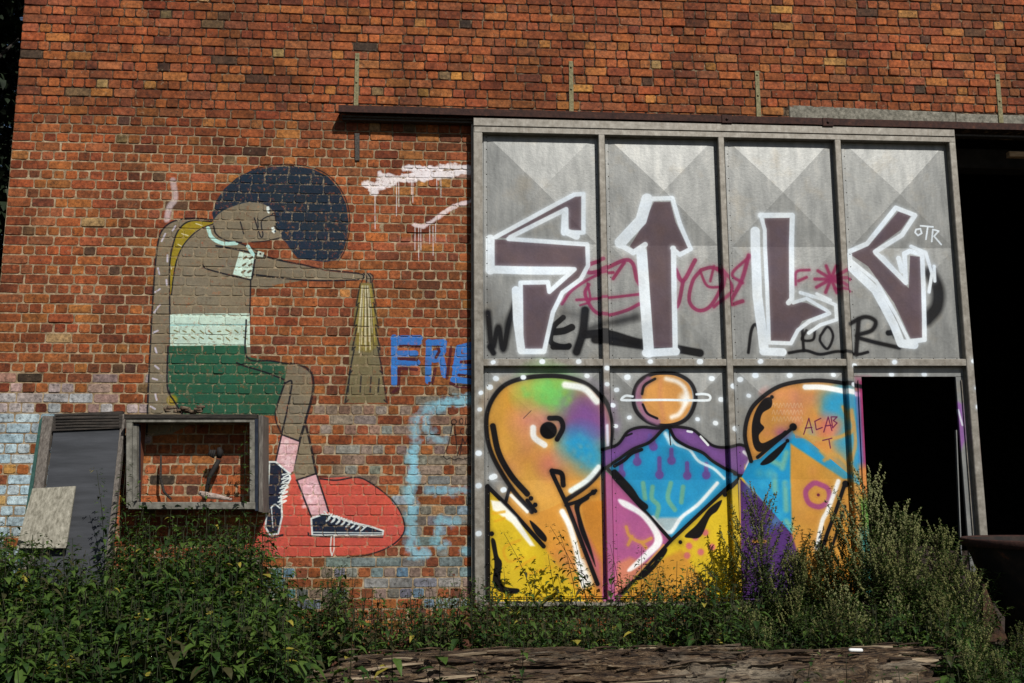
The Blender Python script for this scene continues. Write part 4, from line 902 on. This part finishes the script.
# loose splinters lying along the log
for i in range(60):
    t = random.random(); x = lx0_+(lx1_-lx0_)*t; a = random.uniform(.2, .8)*math.pi; rr = .262
    p = Vector((x, -2.5+rr*math.cos(a), .14+rr*math.sin(a)*.93)); L = random.uniform(.05, .22)
    m.tube([p, p+Vector((L*.5, random.uniform(-.01, .01), .008)), p+Vector((L, random.uniform(-.02, .02), random.uniform(-.004, .012)))], [.004, .007, .002], 4)
for i in range(170):
    t = random.random(); a = random.uniform(.12, .95)*math.pi; rr = .262*(1+.07*math.sin(t*11+1)+.045*math.sin(t*23))*(1-.38*math.exp(-t*11))
    x = lx0_+(lx1_-lx0_)*t; p = Vector((x, -2.5+.04*math.sin(t*5)+rr*math.cos(a)*1.05, .13+.02*math.sin(t*7)+rr*math.sin(a)*.93-.05*math.exp(-t*6)))
    nr_ = Vector((0, math.cos(a), math.sin(a))); L = random.uniform(.08, .55); wd = random.uniform(.005, .02); tg = Vector((0, -math.sin(a), math.cos(a)))
    d_ = (Vector((1, 0, 0))+tg*random.uniform(-.12, .12)).normalized(); lift = random.uniform(.0, .022); K_ = 4; vs = []
    for q in range(K_+1):
        u = q/K_; c_ = p+d_*L*(u-.5)+nr_*(lift*u+.006*math.sin(u*5+i)); w2 = wd*(.35+.65*math.sin(math.pi*min(1, u*.9+.1)))*random.uniform(.7, 1.1)
        vs += [c_-tg*w2, c_+tg*w2, c_+tg*w2*.8-nr_*.014, c_-tg*w2*.8-nr_*.014]
    fs = [(q*4+e, q*4+(e+1) % 4, q*4+4+(e+1) % 4, q*4+4+e) for q in range(K_) for e in range(4)]+[(3, 2, 1, 0), (K_*4, K_*4+1, K_*4+2, K_*4+3)]
    m.add(vs, fs, random.choice([0, 0, 0, 0, 1, 2, 2]))
o = m.build('fallen_log', [M_LOG, noisy('pale_split_wood', (.13, .09, .055), (.34, .27, .18), 12, (.6, 6, 6), bump=.5), noisy('dark_bark_shard', (.03, .02, .013), (.10, .065, .04), 12, (.8, 6, 6), bump=.6)], recalc=True); tag(o, 'thick rotten split log lying in the weeds before the door', 'log')
lgx = P(849, 655, -2.66)[0]; LV = [v for v in m.v if lgx-.02 < v[0] < lgx+.12 and -2.70 < v[1] < -2.62]
p = Vector((lgx, -2.66, max(v[2] for v in LV)+.012)); m = MB()
m.tube([p, p+Vector((.012, 0, 0)), p+Vector((.085, 0, -.002)), p+Vector((.094, 0, -.002))], [.009, .0125, .0125, .009], 8)
n = NM('white_plastic'); n.base((.75, .76, .74)); n.set(.35, 0, .5)
o = m.build('pocket_lighter', n.m); tag(o, 'small white pocket lighter lying on the log near its right end', 'lighter')

# ------------------------------------------------------------------ rusty hopper
HX = P(1049, 540, -1.1)[0]; HY = -1.1; HZ = 1.4-46/950*7.9
M_RUST2 = noisy('flaking_rust', (.02, .011, .007), (.07, .035, .018), 22, rough=.9, bump=.7, c3=(.22, .13, .06))
M_RUSTP = noisy('blackened_hopper', (.012, .01, .009), (.035, .022, .016), 5, rough=.8, bump=.4, c3=(.2, .06, .025), contrast=(.45, .62))
HP = thing('steel_hopper', (HX, HY, 0), 'round rusty steel hopper with a wide rim at the right edge', 'hopper')
def lathe(prof, n=48):
    vs = []; fs = []
    for r, z in prof:
        for i in range(n): a = 2*math.pi*i/n; vs.append((HX+r*math.cos(a), HY+r*math.sin(a), z))
    for k in range(len(prof)-1):
        for i in range(n): fs.append((k*n+i, k*n+(i+1) % n, (k+1)*n+(i+1) % n, (k+1)*n+i))
    return vs, fs
m = MB(); m.add(*lathe([(.66, HZ), (.68, HZ+.012), (.69, HZ), (.69, HZ-.055), (.675, HZ-.06), (.655, HZ-.05)]), 0, True); m.build('rim', M_RUST, HP, recalc=False)
m = MB(); m.add(*lathe([(.66, HZ+.0), (.655, HZ-.05), (.61, HZ-.16), (.56, HZ-.36), (.42, HZ-.62), (.22, HZ-.86), (.2, HZ-.95), (.17, HZ-.95), (.2, HZ-.84), (.4, HZ-.6), (.54, HZ-.34), (.63, HZ-.1), (.645, HZ)]), 0, True); m.build('bowl', M_RUSTP, HP, recalc=False)
for a in (2.75, 4.2, .6, 1.7):
    m = MB(); t = Vector((HX+.5*math.cos(a), HY+.5*math.sin(a), HZ-.42)); b = Vector((HX+.6*math.cos(a), HY+.6*math.sin(a), -.1)); m.prism(t, b, .11, .012); m.prism(t+Vector((.03, .03, 0)), b+Vector((.03, .03, 0)), .012, .1)
    m.build('leg', M_RUST2, HP)

m = MB(); m.slab([P(983.5, 642, -1.6), P(1009, 642, -1.6), P(987, 590, -1.6), P(983, 584, -1.6)], -1.575, 0, .004)
m.prism(P(983.5, 642, -1.615), P(983, 584, -1.615), .02, .03)
m.build('gusset', M_RUST2, HP)
# ------------------------------------------------------------------ foliage
def leafmat(name, c1, c2, trans=.22, rough=.55):
    n = NM(name); co = n.coord('Object'); f = n.noise(co, 6, 3, .6); col = n.ramp(f, [(.35, c1), (.65, c2)])
    n.base(col); n.set(rough, 0, .16)
    tr = n.new('ShaderNodeBsdfTranslucent'); n.L(n.mix(col, (1.2, 1.3, .5), 1., 'MULTIPLY'), tr.inputs[0]); mx = n.new('ShaderNodeMixShader'); mx.inputs[0].default_value = trans
    n.L(n.b.outputs[0], mx.inputs[1]); n.L(tr.outputs[0], mx.inputs[2]); n.L(mx.outputs[0], n.o.inputs[0]); return n.m
LG = [leafmat('nettle_leaf', (.013, .034, .008), (.03, .064, .014)), leafmat('nettle_leaf_light', (.04, .08, .014), (.075, .125, .024)), leafmat('nettle_leaf_dull', (.028, .034, .012), (.06, .056, .024)),
      leafmat('yellow_leaf', (.22, .2, .03), (.34, .28, .05)), leafmat('nettle_stem', (.012, .02, .008), (.03, .028, .014), .0), leafmat('reddish_leaf', (.07, .03, .02), (.11, .05, .03))]
MG = [leafmat('mugwort_leaf', (.03, .055, .012), (.06, .09, .022)), leafmat('mugwort_flower', (.11, .125, .04), (.21, .21, .075), .1), leafmat('mugwort_leaf_dark', (.015, .028, .008), (.035, .05, .016)), leafmat('mugwort_stem', (.05, .045, .025), (.1, .07, .04), .0)]
def leaf(m, b, d, L, wd, mi, upv=Vector((0, 0, 1)), droop=.35, fold=.25):
    d = d.normalized(); s = d.cross(upv)
    if s.length < .05: s = Vector((1, 0, 0))
    s.normalize(); u = s.cross(d)
    g = Vector((0, 0, -1))
    p0 = b; p1 = b+d*L*.35+g*L*droop*.1; p2 = b+d*L*.7+g*L*droop*.35; p3 = b+d*L+g*L*droop*.8
    a1 = s*wd*.5+u*wd*fold; a1n = -s*wd*.5+u*wd*fold; a2 = s*wd*.34+u*wd*fold*.6; a2n = -s*wd*.34+u*wd*fold*.6
    m.add([p0, p1, p2, p3, p1+a1, p1+a1n, p2+a2, p2+a2n], [(0, 1, 4), (1, 2, 6, 4), (2, 3, 6), (0, 5, 1), (1, 5, 7, 2), (2, 7, 3)], mi)
def nettle(m, base, H, lean=(0, 0), size=1., mixw=(6, 3, 1, .12), n=None, stem=True, thin=False, lo=.15, red=0):
    base = Vector(base); tip = base+Vector((lean[0], lean[1], H)); bend = Vector((random.uniform(-.03, .03), random.uniform(-.03, .03), 0))*H
    cv = lambda t: base+Vector((lean[0]*t*t, lean[1]*t*t, H*t))+bend*math.sin(t*3)
    if stem: m.tube([cv(i/5) for i in range(6)], [.0045*(1-.6*i/5) for i in range(6)], 4, 4)
    step = .052*size; k = max(4, int(H/step)) if n is None else n; az = random.uniform(0, 6.3)
    for i in range(k):
        t = lo+(1-lo)*i/(k-1)
        p = cv(t); az += math.pi/2+random.uniform(-.3, .3); sc = (1-.42*t**3)*(.75+.25*math.sin(t*3))*random.uniform(.75, 1.2)
        for s in (0, math.pi):
            if random.random() < .08: continue
            a = az+s+random.uniform(-.25, .25); el = random.uniform(-.2, .35)+.5*max(0, t-.7)
            d = Vector((math.cos(a), math.sin(a), el)); L = .085*size*sc
            mi = random.choices([0, 1, 2, 3], mixw)[0]
            if t > .75 and random.random() < .2: mi = 1
            if red and random.random() < red: mi = 5
            st = p+d.normalized()*.018*size
            leaf(m, st, d, L, L*(.4 if thin else .56), mi, droop=random.uniform(.2, 1.), fold=random.uniform(.05, .28))
            if thin or random.random() < .3: # axillary shoot
                for q in range(3 if thin else 2): dd = Vector((math.cos(a+random.uniform(-.9, .9)), math.sin(a+random.uniform(-.9, .9)), random.uniform(-.1, .8))); leaf(m, st+dd*.02, dd, L*.5, L*.24, mi, droop=.4)
# the thicket: nobody could count it
def topline(px):      # how high the weeds reach in the photo, by column
    T = [(-60, 520), (0, 520), (25, 528), (60, 548), (100, 545), (135, 510), (160, 512), (215, 506), (252, 508), (275, 535), (300, 572), (330, 590), (380, 600), (430, 592), (480, 603), (560, 600), (640, 598), (740, 596), (775, 606), (900, 606), (960, 622), (985, 645), (1100, 650)]
    for (a, ya), (b, yb_) in zip(T[:-1], T[1:]):
        if a <= px <= b: return ya+(yb_-ya)*(px-a)/(b-a)
    return 600
def colpx(x, y):      # picture column of a ground point, used only to look the height up
    v = (x-CAM[0], y-CAM[1], .5-CAM[2]); zf = sum(v[i]*fw[i] for i in range(3)); return CX+F*sum(v[i]*rt[i] for i in range(3))/zf
m = MB(); cnt = 0
def inlog(x, y): return lx0_-.05 < x < lx1_+.05 and -2.80 < y < -2.2
for i in range(4300):
    y = -.12-3.75*random.random()**.85; hw = 5.2
    x = random.uniform(-5.2, 6.3); px = colpx(x, y)
    if px < -60 or px > 1090 or inlog(x, y): continue
    if x > 4.2 and y > -2 and (x-HX)**2+(y-HY)**2 < .55: continue
    dist = y-CAM[1]; zt = 1.4-(topline(px)-494+random.uniform(-4, 16))*dist/950   # z that reaches the silhouette at this depth
    if px > 320 and y > -2.25: zt = min(zt, 1.4-(topline(px)-494+random.uniform(-8, 22))*dist/950)
    if px < 330:
        H = zt+.10+.10*math.sin(x*3.1+y*2)*math.sin(x*1.3-y*3.7)-max(0, (-y-.5))*.14-random.uniform(0, .34)
        if y < -2.6: H = min(H, .8)
    elif y < -2.7: H = random.uniform(.1, .3) if random.random() < .93 else .45
    else: H = max(.2, min(zt+(.24 if px < 760 else .05)+.1*math.sin(x*4.3), 1.1))*random.uniform(.65, 1.08)
    if 350 < px < 930 and y < -2.75 and random.random() < .5: continue
    H -= zg(x, y)*0
    H = max(H, .12)
    wl = (5, 4, 1.5, .12) if px < 330 else ((4, 3, 3, .15) if px < 760 else (4, 2, 3, .02))
    nettle(m, (x, y, zg(x, y)-.03), H, (random.uniform(-.08, .08), random.uniform(-.1, .04)), random.uniform(.9, 1.7)*(1.35 if y < -2.1 and random.random() < .5 else 1) if px < 330 else random.uniform(.75, 1.3), wl, red=.35 if 340 < px < 500 and random.random() < .5 else .0, lo=.1)
# low ground cover leaves and grass blades
for i in range(5200):
    y = -.1-3.9*random.random(); x = random.uniform(-5.2, 6.3)
    if inlog(x, y): continue
    b = Vector((x, y, zg(x, y)+random.uniform(0, .1))); a = random.uniform(0, 6.3)
    if random.random() < .5: leaf(m, b, Vector((math.cos(a), math.sin(a), random.uniform(1.2, 3))), random.uniform(.12, .3), .008, random.choice([1, 2, 2, 0]), droop=.6)
    else: leaf(m, b, Vector((math.cos(a), math.sin(a), .5)), random.uniform(.04, .08), random.uniform(.025, .045), random.choice([0, 0, 1, 2]))
o = m.build('nettle_thicket', LG, recalc=False); tag(o, 'dense dark green nettle thicket filling the ground before the wall', 'nettles', kind='stuff')
# single stalks one can tell apart
def stalk(name, px, pyb, pyt, Y, lab, lean=0, **kw):
    kw['size'] = kw.get('size', 1)*1.35; kw['thin'] = kw.get('thin', False)
    b = P(px, pyb, Y); z0 = zg(b[0], Y); top = P(px+lean, pyt, Y)
    m = MB(); nettle(m, (b[0], Y, z0-.02), top[2]-z0, (top[0]-b[0], random.uniform(-.05, .05)), **kw)
    o = m.build(name, LG, recalc=False)
    # move the origin to the foot
    me = o.data; off = Vector((b[0], Y, z0)); me.transform(Matrix.Translation(-off)); o.location = off
    tag(o, lab, 'nettle', 'tall nettle stalks against the wall and door'); return o
stalk('nettle_plant', 243, 600, 430, -.42, 'tall nettle rising in front of the right side of the window casing', 2, size=.8, mixw=(4, 4, 1, .1), thin=True)
stalk('nettle_plant', 212, 600, 470, -.45, 'nettle reaching over the middle of the window sill', -6, size=.8, thin=True)
stalk('nettle_plant', 100, 600, 468, -.75, 'thin nettle standing in front of the black leaning board', -3, size=.7, thin=True)
stalk('nettle_plant', 148, 600, 478, -.5, 'nettle between the black board and the left end of the window sill', -6, size=.9)
stalk('nettle_plant', 122, 600, 462, -.55, 'leafy nettle against the right edge of the black leaning board', 6, size=.9, thin=True)
stalk('nettle_plant', 542, 640, 531, -.35, 'slender leaning nettle stalk before the left of the yellow paint', -38, size=.75, thin=True, mixw=(4, 3, 3, 0))
stalk('nettle_plant', 600, 640, 524, -.4, 'bushy nettle leaning left before the orange painted leg', -50, size=.85, thin=True, mixw=(4, 4, 2, 0))
stalk('nettle_plant', 590, 640, 540, -.35, 'upright nettle beside the white streak of the mural', -15, size=.8, thin=True, mixw=(4, 4, 2, 0))
stalk('nettle_plant', 620, 640, 542, -.45, 'nettle growing before the pink paint next to the first door post', -10, size=.8, thin=True, mixw=(4, 4, 2, 0))
stalk('nettle_plant', 640, 640, 545, -.4, 'small pointed nettle in front of the pink triangle', 2, size=.8, thin=True, mixw=(4, 4, 2, 0))
stalk('nettle_plant', 510, 640, 565, -.35, 'short nettle in the lower left corner of the yellow panel', -6, size=.75, thin=True, mixw=(4, 3, 3, 0))
stalk('nettle_plant', 690, 640, 560, -.4, 'short dark nettle before the orange triangle under the water triangle', 4, size=.75, thin=True, mixw=(5, 2, 3, 0))
stalk('nettle_plant', 712, 640, 556, -.4, 'short reddish nettle beside the second door post', -2, size=.75, thin=True, red=.4, mixw=(5, 2, 3, 0))
stalk('nettle_plant', 300, 650, 563, -.6, 'nettle in front of the left end of the red painted cushion', -6, size=.9)
stalk('nettle_plant', 322, 650, 575, -.7, 'nettle before the drips under the painted shoe', 2, size=.9)
stalk('nettle_plant', 475, 650, 575, -.45, 'nettle at the foot of the left door stile', 3, size=.8, thin=True)
stalk('nettle_plant', 395, 683, 612, -2.9, 'leafy green nettle standing in front of the left part of the log', -4, size=.95, mixw=(3, 5, 1, .3))
stalk('nettle_plant', 440, 683, 606, -2.88, 'tall nettle with a pale leaf in front of the log', 2, size=1., mixw=(3, 5, 1, .2))
stalk('nettle_plant', 522, 683, 640, -2.86, 'low nettle against the front of the log below the yellow panel', 2, size=.8, mixw=(3, 5, 1, .2))
stalk('nettle_plant', 350, 683, 596, -2.85, 'nettle covering the thin left end of the log', 6, size=1., mixw=(3, 5, 1, .4))

for (px, pyt, ln_, lab) in ((560, 552, -12, 'leafy nettle between the two leaning stalks before the yellow paint'), (578, 528, -20, 'tall nettle crossing the black diagonal stroke above the yellow'), (610, 556, 4, 'nettle standing right before the first door post'), (652, 558, 8, 'nettle before the tip of the pink triangle'), (668, 566, -5, 'nettle below the lower corner of the blue water triangle'), (532, 570, 3, 'low leafy nettle before the bottom of the yellow corner'), (728, 562, 4, 'nettle just left of the purple triangle'), (452, 580, -4, 'nettle at the foot of the brick strip beside the door')):
    stalk('nettle_plant', px, 640, pyt, -.38-.01*(px % 7), lab, ln_, size=.9, thin=px % 4 < 2, mixw=(4, 4, 2, 0))
# mugwort
def mugwort(H, seed, spread=1.3):
    random.seed(seed); m = MB(); st = MB()
    def stem(b, d, L, r, lv):
        p = Vector(b); pts = [p.copy()]; dd = Vector(d).normalized(); ns = 6
        for i in range(ns): dd = (dd+Vector((random.uniform(-.1, .1), random.uniform(-.1, .1), .10 if lv else .02))).normalized(); p = p+dd*L/ns; pts.append(p.copy())
        st.tube(pts, [r*(1-.7*i/ns) for i in range(ns+1)], 4, 0); return pts
    def along(pts, t): k = t*(len(pts)-1); i = min(int(k), len(pts)-2); return pts[i].lerp(pts[i+1], k-i), (pts[i+1]-pts[i]).normalized()
    main = stem((0, 0, 0), (random.uniform(-.12, .12), random.uniform(-.12, .08), 1), H, .006, 0)
    nbr = int(40*H)
    for b in range(nbr):
        t = .12+.86*b/nbr; p, d = along(main, t); a = b*2.4+random.uniform(-.4, .4)
        L = H*(.42*(1-t)+.11)*random.uniform(.7, 1.2)*spread
        br = stem(p, Vector((math.cos(a)*.9, math.sin(a)*.9, .75+t*.6)), L, .0025, 1)
        nl = int(L/.011)
        for i in range(nl):
            tt = (i+.5)/nl; q, qd = along(br, tt); aa = i*2.2+random.uniform(-.5, .5)
            side = Vector((math.cos(aa), math.sin(aa), random.uniform(-.1, .7)))
            if t > .32 and tt > .35 and random.random() < .62:   # flower spike: tiny hanging heads
                for z in range(2):
                    o_ = Vector((random.uniform(-.009, .009), random.uniform(-.009, .009), random.uniform(-.01, .008))); r = random.uniform(.005, .0085); c_ = q+o_
                    m.add([c_+Vector((r, 0, 0)), c_+Vector((-r*.5, r*.8, 0)), c_+Vector((-r*.5, -r*.8, 0)), c_+Vector((0, 0, r*1.5)), c_+Vector((0, 0, -r*1.3))], [(0, 1, 3), (1, 2, 3), (2, 0, 3), (1, 0, 4), (2, 1, 4), (0, 2, 4)], 1)
                if random.random() < .5: leaf(m, q, side+qd, random.uniform(.015, .03), .005, 0, droop=.2)
            else:
                LL = random.uniform(.04, .075)*(1.25-t*.6); leaf(m, q, side+qd*.4, LL, LL*.26, random.choice([0, 0, 2]), droop=.5)
                leaf(m, q+side*LL*.3, side+Vector((random.uniform(-.6, .6), random.uniform(-.6, .6), .2)), LL*.6, LL*.16, 0, droop=.3)
    for i in range(int(110*H)):   # larger divided leaves low down
        t = random.uniform(.03, .6); p, d = along(main, t); a = random.uniform(0, 6.3); side = Vector((math.cos(a), math.sin(a), random.uniform(0, .5)))
        for z in range(5): sd = side+Vector((random.uniform(-.8, .8), random.uniform(-.8, .8), random.uniform(-.2, .3))); leaf(m, p+side*.02*z, sd, random.uniform(.03, .06), .012, random.choice([0, 2, 2]), droop=.5)
    return m, st
protos = []
for k, (H, s_) in enumerate(((1.5, 21), (1.25, 22), (1.0, 23), (.8, 24))):
    m, st = mugwort(H, s_)
    root = thing('mugwort_plant', (0, 0, 0), 'x', 'mugwort', 'mugwort plants in front of the dark doorway')
    m.build('foliage', MG, root, recalc=False); st.build('stem', MG[3], root, recalc=False)
    protos.append([root, H, False])
random.seed(99)
def place(kind, px, pyt, Y, label, rz=None):
    pr = protos[kind]; z0 = -.04; tp = P(px, pyt, Y); s = (tp[2]-z0)/pr[1]
    if not pr[2]: r = pr[0]; pr[2] = True
    else:
        r = pr[0].copy(); COL.objects.link(r)
        for ch in list(pr[0].children): c_ = ch.copy(); COL.objects.link(c_); c_.parent = r
    r.location = (tp[0], Y, z0); r.scale = (s, s, s); r.rotation_euler = (random.uniform(-.1, .06), random.uniform(-.09, .09), random.uniform(0, 6.28) if rz is None else rz); r['label'] = label
MUG = [(0, 768, 500, -.45, 'tall narrow mugwort in front of the purple painted triangle'),
 (0, 878, 483, -.75, 'tallest mugwort, its tip standing against the left of the black doorway'),
 (1, 905, 512, -.8, 'feathery mugwort in the middle of the black doorway'),
 (1, 845, 520, -.55, 'mugwort covering the foot of the strip left of the doorway'),
 (2, 820, 552, -.55, 'mugwort before the white and black diagonal strokes'),
 (2, 800, 555, -.6, 'low mugwort right of the purple triangle'),
 (1, 935, 533, -.8, 'mugwort before the right half of the doorway'),
 (1, 952, 534, -.9, 'mugwort reaching up to the left end of the hopper rim'),
 (2, 962, 560, -1.55, 'low mugwort spreading left of the leg of the hopper'),
 (2, 882, 545, -1.3, 'bushy mugwort low in front of the doorway frame'),
 (2, 918, 552, -1.5, 'bushy pale mugwort at the centre of the clump right of the mural'),
 (2, 950, 572, -1.8, 'broad mugwort behind the right end of the log'),
 (3, 855, 588, -1.6, 'short mugwort just behind the lighter on the log'),
 (3, 815, 592, -1.2, 'short mugwort behind the log below the arch mural'),
 (3, 785, 590, -.9, 'short mugwort below the purple triangle'),
 (3, 757, 592, -.5, 'small mugwort at the foot of the second door post'),
 (3, 735, 600, -.5, 'small mugwort before the yellow and orange paint'),
 (3, 965, 596, -2.0, 'short mugwort in the lower right, left of the hopper leg'),
 (2, 792, 556, -.6, 'mugwort between the purple triangle and the orange paint'),
 (1, 892, 522, -1.0, 'mugwort leaning into the left half of the doorway'),
 (3, 1012, 625, -2.1, 'short mugwort in the bottom right corner'),
 (3, 900, 600, -1.75, 'short mugwort directly behind the log end'),
 (3, 960, 625, -2.4, 'small mugwort beside the cut right end of the log'),
 (3, 830, 600, -1.9, 'small mugwort just behind the log, under the orange paint with the purple ring'),
 (3, 880, 612, -2.0, 'small mugwort leaning over the log near the lighter'),
 (3, 770, 605, -1.7, 'small mugwort just behind the log, under the purple triangle'),
 (3, 925, 590, -1.9, 'round mugwort between the log end and the doorway'),
 (3, 945, 602, -2.2, 'round mugwort crowding the log end'),
 (3, 1000, 648, -2.5, 'low mugwort in the very corner under the hopper'),
 (3, 972, 640, -2.7, 'low mugwort near the bottom edge right of the log'),
 (2, 905, 565, -1.2, 'broad mugwort filling the bottom of the doorway'),
 (3, 716, 606, -1.2, 'small mugwort behind the log under the yellow triangle'),
 (3, 690, 600, -.7, 'small mugwort behind the middle of the log')]
for a in MUG: place(*a)

# ------------------------------------------------------------------ dark trees beyond the left corner
n = NM('ivy_leaf'); co = n.coord(); n.base(n.ramp(n.noise(co, 3, 3), [(.4, (.006, .010, .005)), (.65, (.016, .026, .012))])); n.set(.6, 0, .15); M_IVY = n.m  # leaf colour taken near black to stand in for shade on the trees
def tree(x, y, H, R, lab, seed):
    random.seed(seed)
    t = thing('ivy_clad_tree', (x, y, 0), lab, 'tree')
    m = MB(); m.tube([(x, y, -.2), (x+.1, y, H*.35), (x-.1, y+.1, H*.7), (x, y, H*.95)], [.2, .16, .1, .03], 8)
    for i in range(9):
        a = random.uniform(0, 6.3); z = H*random.uniform(.25, .85); m.tube([(x, y, z), (x+R*.5*math.cos(a), y+R*.5*math.sin(a), z+.4), (x+R*.85*math.cos(a), y+R*.85*math.sin(a), z+.9)], [.06, .035, .01], 5)
    m.build('trunk', M_DARKW, t)
    m = MB(); cl = [(random.uniform(0, 6.3), R*random.uniform(.05, .8), H*random.uniform(.05, 1.)) for _ in range(130)]
    for i in range(26000):
        a, r, z = random.choice(cl); c_ = Vector((x+r*math.cos(a), y+r*math.sin(a), z)); o_ = Vector((random.gauss(0, 1), random.gauss(0, 1), random.gauss(0, 1)))*.26
        d = Vector((random.uniform(-1, 1), random.uniform(-1, 1), random.uniform(-.8, .5))); L = random.uniform(.09, .17); leaf(m, c_+o_, d, L, L*.75, 0)
    m.build('crown', M_IVY, t, recalc=False)
tree(-5.9, 1.4, 7.5, 1.15, 'dark leafy tree just beyond the left corner of the brick wall', 3)
tree(-8.9, 6.5, 13., 2.6, 'largest dark tree, farthest back beyond the left corner', 5)
tree(-7.0, 3.2, 10., 2.1, 'second dark tree standing farther behind the left corner', 4)
for o in bpy.data.objects:
    if '_o' in o: del o['_o']
